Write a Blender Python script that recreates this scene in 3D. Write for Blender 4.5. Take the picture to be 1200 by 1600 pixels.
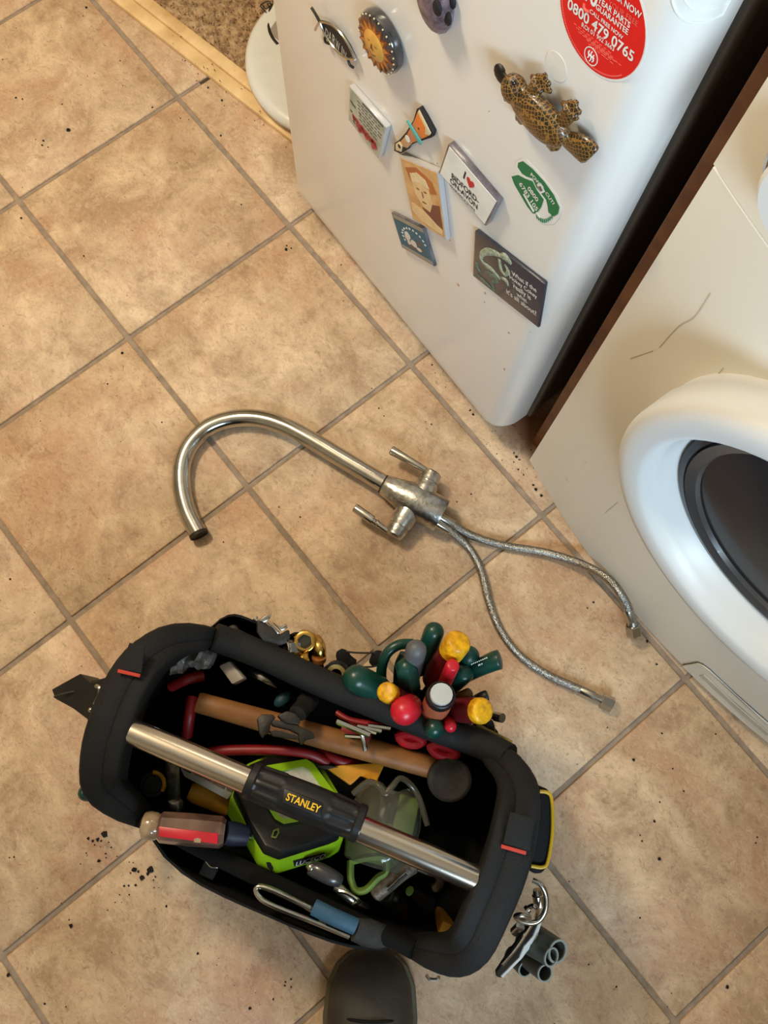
import bpy, bmesh, math, random
from mathutils import Vector, Matrix
random.seed(7)
V = Vector
for o in list(bpy.data.objects): bpy.data.objects.remove(o)
SC = bpy.context.scene
COL = SC.collection
DG = bpy.context.evaluated_depsgraph_get

# ------------------------------------------------------------------ camera
F_PX = 1318.523
CAMROT = Matrix(((0.6295249, 0.77674613, 0.01907505),
                 (0.75748551, -0.60807992, -0.23760159),
                 (-0.17295696, 0.16402518, -0.97117539)))     # world -> camera (x right, y down, z forward)
CAMPOS = V((1.05975, -0.41337, 1.30189))
camd = bpy.data.cameras.new('camera'); cam = bpy.data.objects.new('camera', camd); COL.objects.link(cam)
camd.sensor_fit = 'VERTICAL'; camd.sensor_height = 36.0; camd.lens = F_PX / 1600.0 * 36.0
camd.clip_start = 0.02; camd.clip_end = 50
Rcw = CAMROT.transposed() @ Matrix(((1, 0, 0), (0, -1, 0), (0, 0, -1)))
cam.matrix_world = Matrix.Translation(CAMPOS) @ Rcw.to_4x4()
SC.camera = cam

# ------------------------------------------------------------------ light
SC.view_settings.view_transform = 'Standard'; SC.view_settings.look = 'None'
SC.view_settings.gamma = 1.0; SC.view_settings.use_curve_mapping = False
SC.view_settings.exposure = 0.42
w = bpy.data.worlds.new('world'); SC.world = w; w.use_nodes = True
bg = w.node_tree.nodes['Background']; bg.inputs[0].default_value = (0.72, 0.86, 1.0, 1); bg.inputs[1].default_value = 1.5

def lamp(name, kind, loc, power, color, size=0.1, target=None, size_y=None):
    d = bpy.data.lights.new(name, kind); d.energy = power; d.color = color
    if kind == 'AREA':
        d.size = size
        if size_y: d.shape = 'RECTANGLE'; d.size_y = size_y
    else: d.shadow_soft_size = size
    o = bpy.data.objects.new(name, d); COL.objects.link(o); o.location = loc
    if target is not None:
        o.rotation_euler = (V(target) - V(loc)).to_track_quat('-Z', 'Y').to_euler()
    return o
lamp('ceiling_lamp', 'POINT', (-0.22, -0.42, 1.8), 60, (1.0, 0.84, 0.60), 0.13)
lamp('window_daylight', 'AREA', (2.50, -0.95, 1.45), 50, (0.62, 0.83, 1.0), 1.0, (0.7, -0.25, 0.85), 0.60)
SC.cycles.caustics_reflective = False; SC.cycles.caustics_refractive = False

# ------------------------------------------------------------------ helpers
def c(r, g, b):
    f = lambda u: (u / 255 / 12.92) if u / 255 <= 0.04045 else ((u / 255 + 0.055) / 1.055) ** 2.4
    return (f(r), f(g), f(b), 1)

def ray(x, y):
    return CAMROT.transposed() @ V(((x - 600) / F_PX, (y - 800) / F_PX, 1.0))
def at(x, y, z=0.0):                      # photograph position -> point at height z
    v = ray(x, y); return CAMPOS + v * ((z - CAMPOS.z) / v.z)
class Plane:
    def __init__(s, P, n): s.P = V(P); s.n = V(n).normalized()
    def pt(s, x, y, d=0.0):
        v = ray(x, y); return CAMPOS + v * (((s.P - CAMPOS).dot(s.n) + d) / v.dot(s.n))

def mat(name, col, rough=0.5, metal=0.0, var=0.12, scale=40, bump=0.0, bscale=None, spec=0.5, col2=None, trans=0.0, coat=0.0, alpha=1.0):
    m = bpy.data.materials.new(name); m.use_nodes = True
    nt = m.node_tree; b = nt.nodes['Principled BSDF']
    tc = nt.nodes.new('ShaderNodeTexCoord')
    no = nt.nodes.new('ShaderNodeTexNoise'); no.inputs['Scale'].default_value = scale; no.inputs['Detail'].default_value = 4
    nt.links.new(tc.outputs['Object'], no.inputs['Vector'])
    mx = nt.nodes.new('ShaderNodeMix'); mx.data_type = 'RGBA'
    rp = nt.nodes.new('ShaderNodeValToRGB'); rp.color_ramp.elements[0].position = 0.35; rp.color_ramp.elements[1].position = 0.68
    nt.links.new(no.outputs['Fac'], rp.inputs['Fac'])
    nt.links.new(rp.outputs['Color'], mx.inputs['Factor'])
    c2 = col2 if col2 else tuple(x * (1 - var) for x in col[:3]) + (1,)
    mx.inputs['A'].default_value = col; mx.inputs['B'].default_value = c2
    nt.links.new(mx.outputs['Result'], b.inputs['Base Color'])
    b.inputs['Roughness'].default_value = rough; b.inputs['Metallic'].default_value = metal
    b.inputs['Specular IOR Level'].default_value = spec
    b.inputs['Transmission Weight'].default_value = trans; b.inputs['Coat Weight'].default_value = coat
    b.inputs['Alpha'].default_value = alpha
    if bump:
        n2 = nt.nodes.new('ShaderNodeTexNoise'); n2.inputs['Scale'].default_value = bscale or scale * 4; n2.inputs['Detail'].default_value = 3
        nt.links.new(tc.outputs['Object'], n2.inputs['Vector'])
        bp = nt.nodes.new('ShaderNodeBump'); bp.inputs['Strength'].default_value = bump; bp.inputs['Distance'].default_value = 0.002
        nt.links.new(n2.outputs['Fac'], bp.inputs['Height']); nt.links.new(bp.outputs['Normal'], b.inputs['Normal'])
    return m

def org(o):
    v = V((0, 0, 0))
    while o is not None: v = v + o.location; o = o.parent
    return v
def solid(name, bm, m, parent=None, origin=None, smooth=35, kind=None, label=None):
    bmesh.ops.remove_doubles(bm, verts=bm.verts, dist=1e-6)
    bmesh.ops.recalc_face_normals(bm, faces=bm.faces)
    o0 = org(parent) if parent else V(origin or (0, 0, 0))
    if o0.length: bmesh.ops.translate(bm, verts=bm.verts, vec=-o0)
    me = bpy.data.meshes.new(name); bm.to_mesh(me); bm.free()
    if smooth:
        me.shade_smooth(); me.set_sharp_from_angle(angle=math.radians(smooth))
    o = bpy.data.objects.new(name, me); COL.objects.link(o)
    if parent: o.parent = parent
    else: o.location = o0
    if m: me.materials.append(m)
    if kind: o['kind'] = kind
    if label: o['label'] = label
    return o
def tag(o, label, cat, group=None, kind=None):
    o['label'] = label; o['category'] = cat
    if group: o['group'] = group
    if kind: o['kind'] = kind
    return o
def thing(name, loc, label, cat, group=None):
    o = bpy.data.objects.new(name, None); COL.objects.link(o); o.location = V(loc); o.empty_display_size = 0.05
    return tag(o, label, cat, group)

def B(): return bmesh.new()
def add_box(bm, cen, half, ax=None, bev=0.0, seg=2):
    ax = ax or (V((1, 0, 0)), V((0, 1, 0)), V((0, 0, 1)))
    t = bmesh.new(); bmesh.ops.create_cube(t, size=2)
    for v in t.verts: v.co = V((v.co.x * half[0], v.co.y * half[1], v.co.z * half[2]))
    if bev: bmesh.ops.bevel(t, geom=list(t.edges), offset=bev, segments=seg, affect='EDGES', profile=0.5)
    for v in t.verts: v.co = V(cen) + ax[0] * v.co.x + ax[1] * v.co.y + ax[2] * v.co.z
    merge(bm, t); return bm
def merge(bm, t):
    mp = {v: bm.verts.new(v.co) for v in t.verts}
    for f in t.faces:
        try: bm.faces.new([mp[v] for v in f.verts])
        except ValueError: pass
    t.free()
def add_prism(bm, low, high, bev=0.0, seg=2):
    """two matching loops of points -> capped solid; bev rounds the rims"""
    t = bmesh.new(); n = len(low)
    a = [t.verts.new(p) for p in low]; b = [t.verts.new(p) for p in high]
    t.faces.new(a[::-1]); t.faces.new(b)
    for i in range(n): t.faces.new((a[i], a[(i + 1) % n], b[(i + 1) % n], b[i]))
    bmesh.ops.recalc_face_normals(t, faces=t.faces)
    if bev:
        bmesh.ops.bevel(t, geom=list(t.edges), offset=bev, segments=seg, affect='EDGES', profile=0.5)
    merge(bm, t); return bm
def add_slab(bm, pl, px, d0, d1, bev=0.0):
    """polygon drawn on a plane, extruded along the plane's normal"""
    hi = [pl.pt(x, y, d1) for x, y in px]; lo = [p - pl.n * (d1 - d0) for p in hi]
    return add_prism(bm, lo, hi, bev)
def add_patch(bm, pl, px, d):
    vs = [bm.verts.new(pl.pt(x, y, d)) for x, y in px]
    bm.faces.new(vs); return bm
def frame_of(d):
    d = d.normalized(); a = V((0, 0, 1)) if abs(d.z) < 0.9 else V((1, 0, 0))
    u = d.cross(a).normalized(); return u, d.cross(u).normalized()
def add_rings(bm, rings, cap=True, closed=False):
    vs = [[bm.verts.new(p) for p in r] for r in rings]; n = len(vs[0])
    R = list(range(len(vs) - (0 if closed else 1)))
    for i in R:
        A, Bq = vs[i], vs[(i + 1) % len(vs)]
        for j in range(n): bm.faces.new((A[j], A[(j + 1) % n], Bq[(j + 1) % n], Bq[j]))
    if cap and not closed:
        bm.faces.new(vs[0][::-1]); bm.faces.new(vs[-1])
    return bm
def add_lathe(bm, p0, p1, prof, n=16, flat=1.0, up=None, inner=False):
    """prof: list of (fraction along p0->p1, radius); flat squashes one axis"""
    p0, p1 = V(p0), V(p1); d = p1 - p0; u, v = frame_of(d)
    if up is not None:
        v = (V(up) - d.normalized() * V(up).dot(d.normalized())).normalized(); u = d.normalized().cross(v)
    rings = [[p0 + d * t + (u * math.cos(2 * math.pi * k / n) + v * math.sin(2 * math.pi * k / n) * flat) * max(r, 1e-5) for k in range(n)] for t, r in prof]
    return add_rings(bm, rings, cap=not inner, closed=inner)
def dome(t0, t1, r, L, k=5):
    """profile tail: rounded end between fraction t0 and t1"""
    return [(t0 + (t1 - t0) * math.sin(math.pi / 2 * i / k), max(r * math.cos(math.pi / 2 * i / k), r * 0.02)) for i in range(1, k + 1)]
def spline(pts, sub=6):
    P = [V(p) for p in pts]; out = []
    for i in range(len(P) - 1):
        a = P[max(i - 1, 0)]; b = P[i]; cc = P[i + 1]; d = P[min(i + 2, len(P) - 1)]
        for k in range(sub):
            t = k / sub
            out.append(0.5 * ((2 * b) + (cc - a) * t + (2 * a - 5 * b + 4 * cc - d) * t * t + (3 * b - a - 3 * cc + d) * t ** 3))
    out.append(P[-1]); return out
def add_tube(bm, pts, r, n=12, cap=True, flat=1.0, up=None, closed=False):
    P = [V(p) for p in pts]; N = len(P); rr = r if isinstance(r, (list, tuple)) else [r] * N
    rings = []; u = None
    for i in range(N):
        if closed: d = P[(i + 1) % N] - P[i - 1]
        else: d = P[min(i + 1, N - 1)] - P[max(i - 1, 0)]
        d.normalize()
        if up is not None:
            v = (V(up) - d * V(up).dot(d)).normalized(); u = d.cross(v)
        else:
            if u is None: u, _ = frame_of(d)
            u = (u - d * u.dot(d)).normalized(); v = d.cross(u)
        rings.append([P[i] + (u * math.cos(2 * math.pi * k / n) + v * math.sin(2 * math.pi * k / n) * flat) * rr[i] for k in range(n)])
    return add_rings(bm, rings, cap, closed)
def add_ball(bm, cen, r, seg=16, ax=None, sc=(1, 1, 1)):
    t = bmesh.new(); bmesh.ops.create_uvsphere(t, u_segments=seg, v_segments=max(6, seg // 2), radius=1)
    ax = ax or (V((1, 0, 0)), V((0, 1, 0)), V((0, 0, 1)))
    for v in t.verts: v.co = V(cen) + ax[0] * v.co.x * r * sc[0] + ax[1] * v.co.y * r * sc[1] + ax[2] * v.co.z * r * sc[2]
    merge(bm, t); return bm
def text_bm(s, A, Bp, n, hs=1.0, ext=0.0002, bold=0.0, high=None):
    """lettering whose baseline runs from A to Bp on a surface with normal n"""
    cu = bpy.data.curves.new('lettering', 'FONT'); cu.body = s; cu.size = 1.0; cu.offset = bold; cu.resolution_u = 3
    ob = bpy.data.objects.new('lettering_source', cu); COL.objects.link(ob)
    dg = DG(); dg.update(); me = bpy.data.meshes.new_from_object(ob.evaluated_get(dg))
    bpy.data.objects.remove(ob); bpy.data.curves.remove(cu)
    xs = [v.co.x for v in me.vertices]; x0, x1 = min(xs), max(xs)
    X = V(Bp) - V(A); sc = X.length / (x1 - x0); X.normalize(); Y = V(n).normalized().cross(X)
    if high: hs = high / (sc * max(v.co.y for v in me.vertices))
    bm = bmesh.new(); bm.from_mesh(me); bpy.data.meshes.remove(me)
    for v in bm.verts: v.co = V(A) + X * ((v.co.x - x0) * sc) + Y * (v.co.y * sc * hs) + V(n).normalized() * ext
    return bm
def disc_bm(cen, r, n, thick=0.0004, seg=32, sx=1.0, X=None):
    bm = B(); n = V(n).normalized(); add_lathe(bm, V(cen), V(cen) + n * thick, [(0, r), (1, r)], seg); return bm
def bez(a, b, t): return V(a).lerp(V(b), t)

# ------------------------------------------------------------------ materials
M = {}
def tile_material():
    m = bpy.data.materials.new('floor_tile'); m.use_nodes = True; nt = m.node_tree; N = nt.nodes; L = nt.links
    b = N['Principled BSDF']
    geo = N.new('ShaderNodeNewGeometry'); oi = N.new('ShaderNodeObjectInfo')
    add = N.new('ShaderNodeVectorMath'); add.operation = 'MULTIPLY_ADD'
    cmb = N.new('ShaderNodeCombineXYZ')
    mul = N.new('ShaderNodeMath'); mul.operation = 'MULTIPLY'; mul.inputs[1].default_value = 37.0
    L.new(oi.outputs['Random'], mul.inputs[0]); L.new(mul.outputs[0], cmb.inputs['Z'])
    add.inputs[1].default_value = (1, 1, 1); L.new(geo.outputs['Position'], add.inputs[0]); L.new(cmb.outputs[0], add.inputs[2])
    def noise(scale, detail, rough=0.55, dist=0.0, src=add.outputs[0]):
        n = N.new('ShaderNodeTexNoise'); n.inputs['Scale'].default_value = scale; n.inputs['Detail'].default_value = detail
        n.inputs['Roughness'].default_value = rough; n.inputs['Distortion'].default_value = dist; L.new(src, n.inputs['Vector']); return n.outputs['Fac']
    def ramp(fac, a, bb, ca=(0, 0, 0, 1), cb=(1, 1, 1, 1)):
        r = N.new('ShaderNodeValToRGB'); r.color_ramp.elements[0].position = a; r.color_ramp.elements[1].position = bb
        r.color_ramp.elements[0].color = ca; r.color_ramp.elements[1].color = cb; L.new(fac, r.inputs['Fac']); return r.outputs['Color']
    def mix(f, A, Bc, mode='MIX'):
        x = N.new('ShaderNodeMix'); x.data_type = 'RGBA'; x.blend_type = mode
        if isinstance(f, float): x.inputs['Factor'].default_value = f
        else: L.new(f, x.inputs['Factor'])
        for s, k in ((A, 'A'), (Bc, 'B')):
            if isinstance(s, tuple): x.inputs[k].default_value = s
            else: L.new(s, x.inputs[k])
        return x.outputs['Result']
    base = ramp(noise(11, 8, 0.7, 0.4), 0.38, 0.62, c(176, 146, 114), c(228, 200, 166))
    base = mix(ramp(noise(5.5, 6, 0.7, 0.5), 0.48, 0.64), base, c(196, 154, 122))
    m1 = N.new('ShaderNodeMath'); m1.operation = 'MULTIPLY'; m1.inputs[1].default_value = 0.55
    L.new(ramp(noise(20, 9, 0.8, 0.8), 0.53, 0.68), m1.inputs[0]); base = mix(m1.outputs[0], base, c(150, 112, 84))
    m2 = N.new('ShaderNodeMath'); m2.operation = 'MULTIPLY'; m2.inputs[1].default_value = 0.62
    # fine streaky flecks
    sc = N.new('ShaderNodeVectorMath'); sc.operation = 'MULTIPLY'; sc.inputs[1].default_value = (1.0, 1.5, 1.0); L.new(add.outputs[0], sc.inputs[0])
    L.new(ramp(noise(75, 8, 0.8, 1.6, sc.outputs[0]), 0.52, 0.66), m2.inputs[0]); base = mix(m2.outputs[0], base, c(128, 96, 74))
    m3 = N.new('ShaderNodeMath'); m3.operation = 'MULTIPLY'; m3.inputs[1].default_value = 0.45
    L.new(ramp(noise(90, 8, 0.8, 1.2, sc.outputs[0]), 0.52, 0.66), m3.inputs[0]); base = mix(m3.outputs[0], base, c(234, 208, 176))
    m4 = N.new('ShaderNodeMath'); m4.operation = 'MULTIPLY'; m4.inputs[1].default_value = 0.75
    L.new(ramp(noise(60, 6, 0.85, 0.8), 0.63, 0.72), m4.inputs[0]); base = mix(m4.outputs[0], base, c(112, 80, 60))
    # rust stain between the two appliances
    dst = N.new('ShaderNodeVectorMath'); dst.operation = 'DISTANCE'; dst.inputs[1].default_value = (0.868, 0.085, 0.0); L.new(geo.outputs['Position'], dst.inputs[0])
    rn = noise(30, 4, 0.6, 0.0, geo.outputs['Position'])
    ma = N.new('ShaderNodeMath'); ma.operation = 'MULTIPLY_ADD'; ma.inputs[1].default_value = 0.06; L.new(rn, ma.inputs[0]); L.new(dst.outputs['Value'], ma.inputs[2])
    base = mix(ramp(ma.outputs[0], 0.055, 0.10, (0.85, 0.85, 0.85, 1), (0, 0, 0, 1)), base, c(120, 62, 18))
    L.new(base, b.inputs['Base Color'])
    rr = N.new('ShaderNodeMapRange'); rr.inputs['To Min'].default_value = 0.36; rr.inputs['To Max'].default_value = 0.62; L.new(noise(30, 4), rr.inputs['Value'])
    L.new(rr.outputs['Result'], b.inputs['Roughness']); b.inputs['Specular IOR Level'].default_value = 0.45
    bp = N.new('ShaderNodeBump'); bp.inputs['Strength'].default_value = 0.55; bp.inputs['Distance'].default_value = 0.0014
    L.new(noise(70, 6, 0.65), bp.inputs['Height']); L.new(bp.outputs['Normal'], b.inputs['Normal'])
    return m
M['tile'] = tile_material()
M['grout'] = mat('grout', c(164, 146, 128), 0.9, var=0.3, scale=60, bump=0.5)
M['carpet'] = mat('carpet_pile', c(190, 160, 124), 1.0, col2=c(128, 98, 68), scale=90, bump=0.8, bscale=300, spec=0.1)
M['pine'] = mat('threshold_wood', c(238, 204, 150), 0.6, col2=c(205, 165, 110), scale=18, bump=0.3)
M['wall'] = mat('cream_wall', c(160, 148, 126), 0.9, var=0.05, scale=6)
M['ceiling'] = mat('white_ceiling', c(180, 174, 162), 0.9, var=0.04, scale=6)
M['enamel'] = mat('fridge_enamel', c(232, 230, 226), 0.28, var=0.03, scale=5, coat=0.15)
M['machine'] = mat('machine_enamel', c(226, 222, 210), 0.35, var=0.05, scale=6)
M['machine_white'] = mat('machine_plastic', c(216, 218, 218), 0.38, var=0.03, scale=8)
M['greyplastic'] = mat('grey_plastic', c(150, 150, 148), 0.5)
M['gasket'] = mat('gasket', c(120, 114, 106), 0.7)
M['cabshade'] = mat('fridge_cabinet_shaded', c(104, 96, 86), 0.5, var=0.08)  # cabinet colour darkened to stand in for shade in the side gap
M['brownpanel'] = mat('brown_wood_edge', c(142, 92, 56), 0.55, col2=c(112, 66, 36), scale=25, bump=0.3)
M['darkglass'] = mat('dark_door_glass', c(46, 46, 49), 0.14, var=0.3, scale=8, spec=0.22)
M['darkgrey'] = mat('dark_grey', c(58, 57, 58), 0.3, coat=0.3)
M['chrome'] = mat('worn_chrome', c(196, 194, 186), 0.16, 1.0, var=0.15, scale=60)
M['chromedull'] = mat('limescaled_chrome', c(206, 206, 202), 0.30, 1.0, col2=c(158, 156, 150), scale=120, bump=0.25, bscale=200)
M['steel'] = mat('steel', c(190, 186, 178), 0.25, 1.0, var=0.2, scale=50)
M['tubesteel'] = mat('handle_steel', c(214, 204, 190), 0.2, 1.0, var=0.08, scale=20)
M['bolt_dark'] = mat('dark_hole', c(40, 36, 20), 0.7)
M['copper'] = mat('copper_brown', c(168, 110, 62), 0.45, 0.3, var=0.3, scale=40)
M['brass'] = mat('brass', c(206, 166, 86), 0.24, 1.0, var=0.2, scale=60)
def braid():
    m = mat('steel_braid', c(190, 188, 182), 0.33, 1.0, col2=c(110, 108, 104), scale=500)
    nt = m.node_tree; b = nt.nodes['Principled BSDF']
    tc = nt.nodes.new('ShaderNodeTexCoord'); vo = nt.nodes.new('ShaderNodeTexVoronoi'); vo.inputs['Scale'].default_value = 650
    nt.links.new(tc.outputs['Object'], vo.inputs['Vector'])
    bp = nt.nodes.new('ShaderNodeBump'); bp.inputs['Strength'].default_value = 0.8; bp.inputs['Distance'].default_value = 0.0008
    nt.links.new(vo.outputs['Distance'], bp.inputs['Height']); nt.links.new(bp.outputs['Normal'], b.inputs['Normal']); return m
M['braid'] = braid()
M['fabric'] = mat('black_nylon', c(19, 19, 20), 0.8, col2=c(22, 22, 23), scale=30, bump=0.5, bscale=900, spec=0.3)
M['webbing'] = mat('black_webbing', c(24, 24, 25), 0.70, col2=c(16, 16, 17), scale=25, bump=0.6, bscale=700, spec=0.35)
M['inside'] = mat('bag_lining', c(14, 14, 15), 0.9, spec=0.2)
M['rubber'] = mat('black_rubber', c(24, 25, 26), 0.45, var=0.3, scale=40, spec=0.4)
M['gripblack'] = mat('grip_rubber', c(22, 22, 24), 0.4, var=0.2, scale=60)
M['yellowprint'] = mat('yellow_print', c(240, 190, 30), 0.6)
M['redthread'] = mat('red_thread', c(190, 60, 45), 0.8)
M['hickory'] = mat('hickory', c(158, 108, 58), 0.5, col2=c(122, 78, 38), scale=22, bump=0.2)
M['dirtyblack'] = mat('dirty_black_rubber', c(50, 48, 45), 0.75, col2=c(32, 31, 30), scale=60, bump=0.4)
M['castblack'] = mat('cast_black_steel', c(62, 60, 57), 0.5, 0.6, var=0.4, scale=60, bump=0.2)
M['lime'] = mat('lime_plastic', c(146, 194, 26), 0.4, var=0.06, scale=30)
M['diffuser'] = mat('white_diffuser', c(206, 204, 196), 0.5, col2=c(178, 174, 166), scale=90)
M['whiteprint'] = mat('white_print', c(236, 236, 232), 0.6)
M['blackprint'] = mat('black_print', c(24, 22, 24), 0.6)
M['green'] = mat('dark_green_grip', c(14, 66, 56), 0.32, var=0.3, scale=40)
M['maroon'] = mat('maroon_grip', c(100, 22, 26), 0.42, var=0.25, scale=50)
M['yellow'] = mat('yellow_grip', c(244, 184, 24), 0.4, col2=c(190, 130, 14), scale=110)
M['red'] = mat('red_grip', c(206, 30, 48), 0.35, var=0.2, scale=50)
M['darkred'] = mat('dark_red_grip', c(140, 20, 24), 0.45, var=0.25, scale=40)
M['grey'] = mat('grey_grip', c(92, 94, 98), 0.5)
M['orange'] = mat('orange_grip', c(190, 104, 70), 0.5, var=0.25, scale=60)
M['silvercap'] = mat('silver_cap', c(196, 200, 202), 0.5, 0.25)
M['silverletter'] = mat('silver_lettering', c(190, 186, 176), 0.45)
M['clear_red'] = mat('clear_acetate', c(124, 96, 84), 0.15, col2=c(86, 62, 54), scale=40, coat=0.6)
M['clear'] = mat('clear_acetate_cap', c(170, 146, 116), 0.2, col2=c(126, 104, 80), scale=70, coat=0.5)
M['navy'] = mat('navy_sleeve', c(20, 28, 52), 0.5)
M['blue'] = mat('blue_grip', c(44, 84, 110), 0.6, var=0.2)
M['greygreen'] = mat('grey_plastic_pipe', c(74, 80, 74), 0.5, var=0.15)
M['pipecut'] = mat('pipe_cut_edge', c(150, 158, 152), 0.6)
M['wornmetal'] = mat('worn_zinc', c(122, 106, 90), 0.5, 0.4, col2=c(76, 66, 56), scale=90, bump=0.4)
M['olive'] = mat('olive_green_rubber', c(112, 140, 62), 0.5, var=0.2)
M['boot'] = mat('dark_shoe_leather', c(48, 43, 36), 0.6, col2=c(62, 56, 46), scale=25, bump=0.4)
M['sole'] = mat('shoe_sole', c(92, 86, 66), 0.7, var=0.2)
M['dirt'] = mat('dirt', c(30, 22, 14), 0.9, var=0.4)
M['whiteplastic'] = mat('white_bin_plastic', c(226, 226, 222), 0.3, var=0.04)
M['redsticker'] = mat('red_sticker', c(222, 16, 22), 0.4, var=0.05)
M['redlight'] = mat('pale_red_print', c(244, 110, 96), 0.5)
M['stickergreen'] = mat('green_sticker', c(14, 116, 70), 0.45, var=0.06)
M['acrylic'] = mat('clear_acrylic', c(196, 194, 196), 0.1, var=0.1, scale=20, coat=0.6)
M['acrylicdark'] = mat('acrylic_edge', c(120, 114, 122), 0.15, col2=c(70, 66, 74), scale=60, coat=0.5)

# ------------------------------------------------------------------ floor, threshold, hall carpet, walls
TX, TY, GAP = 0.33, 0.33751, 0.0080
S0, S1 = V((-0.249, 0.024, 0)), V((0.194, 0.101, 0)); SD = (S1 - S0).normalized(); SN = V((-SD.y, SD.x, 0))
bm = B(); add_box(bm, (0.53, -0.8, -0.0215), (2.03, 1.46, 0.018))
floor = solid('floor', bm, M['grout'], kind='structure', smooth=0)
def tile_mesh():
    bm = B(); add_box(bm, (0, 0, -0.003), ((TX - GAP) / 2, (TY - GAP) / 2, 0.003), bev=0.0022, seg=2)
    bmesh.ops.recalc_face_normals(bm, faces=bm.faces)
    me = bpy.data.meshes.new('tile'); bm.to_mesh(me); bm.free(); me.shade_smooth(); me.set_sharp_from_angle(angle=math.radians(50)); me.materials.append(M['tile']); return me
tm = tile_mesh()
for i in range(-4, 7):
    for j in range(-2, 6):
        cx, cy = (i + 0.5) * TX, -(j + 0.5) * TY
        me = tm
        far = max((V((cx + sx * TX / 2, cy + sy * TY / 2, 0)) - S0).dot(SN) for sx in (-1, 1) for sy in (-1, 1))
        near = min((V((cx + sx * TX / 2, cy + sy * TY / 2, 0)) - S0).dot(SN) for sx in (-1, 1) for sy in (-1, 1))
        cut = far > 0.02 and cx < 0.40
        if cut and near > 0.015: continue
        if cut:
            me = tm.copy(); bmm = B(); bmm.from_mesh(me)
            bmesh.ops.bisect_plane(bmm, geom=bmm.verts[:] + bmm.edges[:] + bmm.faces[:], plane_co=S0 + SN * 0.02 - V((cx, cy, 0)), plane_no=SN, clear_outer=True)
            bmm.to_mesh(me); bmm.free()
        o = bpy.data.objects.new('tile', me); COL.objects.link(o); o.parent = floor; o.location = (cx, cy, 0.0)

# wooden threshold strip in two bevelled rails
bm = B(); ax = (SD, SN, V((0, 0, 1)))
mid = S0 + SD * 0.0
add_box(bm, S0 + SD * (-0.25) + SN * 0.013 + V((0, 0, 0.0035)), (0.85, 0.0125, 0.0055), ax, bev=0.003)
add_box(bm, S0 + SD * (-0.25) + SN * 0.0375 + V((0, 0, 0.0055)), (0.85, 0.0118, 0.0065), ax, bev=0.003)
trim = solid('trim_1', bm, M['pine'], kind='structure')
# carpet: bumpy pile
bm = B(); nx, ny = 150, 64
hn = lambda x, y: 0.0035 * math.sin(x * 190 + 3 * math.sin(y * 60)) * math.sin(y * 230 + 2 * math.sin(x * 75)) + random.uniform(-0.0016, 0.0016)
grid = [[bm.verts.new(S0 + SD * (-0.75 + 1.35 * i / nx) + SN * (0.049 + 0.50 * j / ny) + V((0, 0, 0.004 + hn(i / nx, j / ny * 0.5)))) for i in range(nx + 1)] for j in range(ny + 1)]
for j in range(ny):
    for i in range(nx): bm.faces.new((grid[j][i], grid[j][i + 1], grid[j + 1][i + 1], grid[j + 1][i]))
for k in range(9000):   # tufts
    a, q = random.uniform(-0.75, 0.6), random.uniform(0.05, 0.3)
    p = S0 + SD * a + SN * q + V((0, 0, 0.004)); r = random.uniform(0.0012, 0.0022); h = random.uniform(0.004, 0.008)
    tip = p + V((random.uniform(-1, 1) * 0.004, random.uniform(-1, 1) * 0.004, h)); an = random.uniform(0, 6)
    b3 = [bm.verts.new(p + V((math.cos(an + t) * r, math.sin(an + t) * r, 0))) for t in (0, 2.09, 4.19)]; tv = bm.verts.new(tip)
    for t in range(3): bm.faces.new((b3[t], b3[(t + 1) % 3], tv))
carpet = solid('carpet', bm, M['carpet'], origin=S0 + SN * 0.2, smooth=180)
tag(carpet, 'brown short pile carpet beyond the wooden threshold strip', 'carpet', kind='stuff')
bm = B(); add_box(bm, (-0.1, 0.95, -0.02), (1.4, 0.9, 0.0165)); solid('floor_hall', bm, M['grout'], kind='structure', smooth=0)

def wall(name, lo, hi, m='wall'):
    bm = B(); lo, hi = V(lo), V(hi); add_box(bm, (lo + hi) / 2, (hi - lo) / 2); return solid(name, bm, M[m], kind='structure', smooth=0)
wall('wall_back', (0.36, 0.66, 0), (2.56, 0.74, 2.4))
wall('wall_left', (-1.5, -2.26, 0), (-1.42, 1.7, 2.4))
wall('wall_front', (-1.5, -2.34, 0), (2.2, -2.26, 2.4))
wall('wall_hall', (-1.42, 1.62, 0), (0.44, 1.7, 2.4))
wall('wall_jamb', (0.36, 0.74, 0), (0.44, 1.62, 2.4))
# thick right-hand wall, unseen; window depth and sill shaped to shade the floor
bm = B()
for lo_, hi_ in (((2.2, -2.34, 0), (2.56, 0.66, 1.14)), ((2.2, -2.34, 1.76), (2.56, 0.66, 2.4)), ((2.2, -0.38, 0.90), (2.56, 0.66, 1.76)), ((2.2, -2.34, 0.90), (2.56, -1.46, 1.76))):
    lo_, hi_ = V(lo_), V(hi_); add_box(bm, (lo_ + hi_) / 2, (hi_ - lo_) / 2)
solid('wall_right_shading', bm, M['wall'], kind='structure', smooth=0)
wall('ceiling', (-1.5, -2.34, 2.4), (2.56, 1.7, 2.46), 'ceiling')
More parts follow.
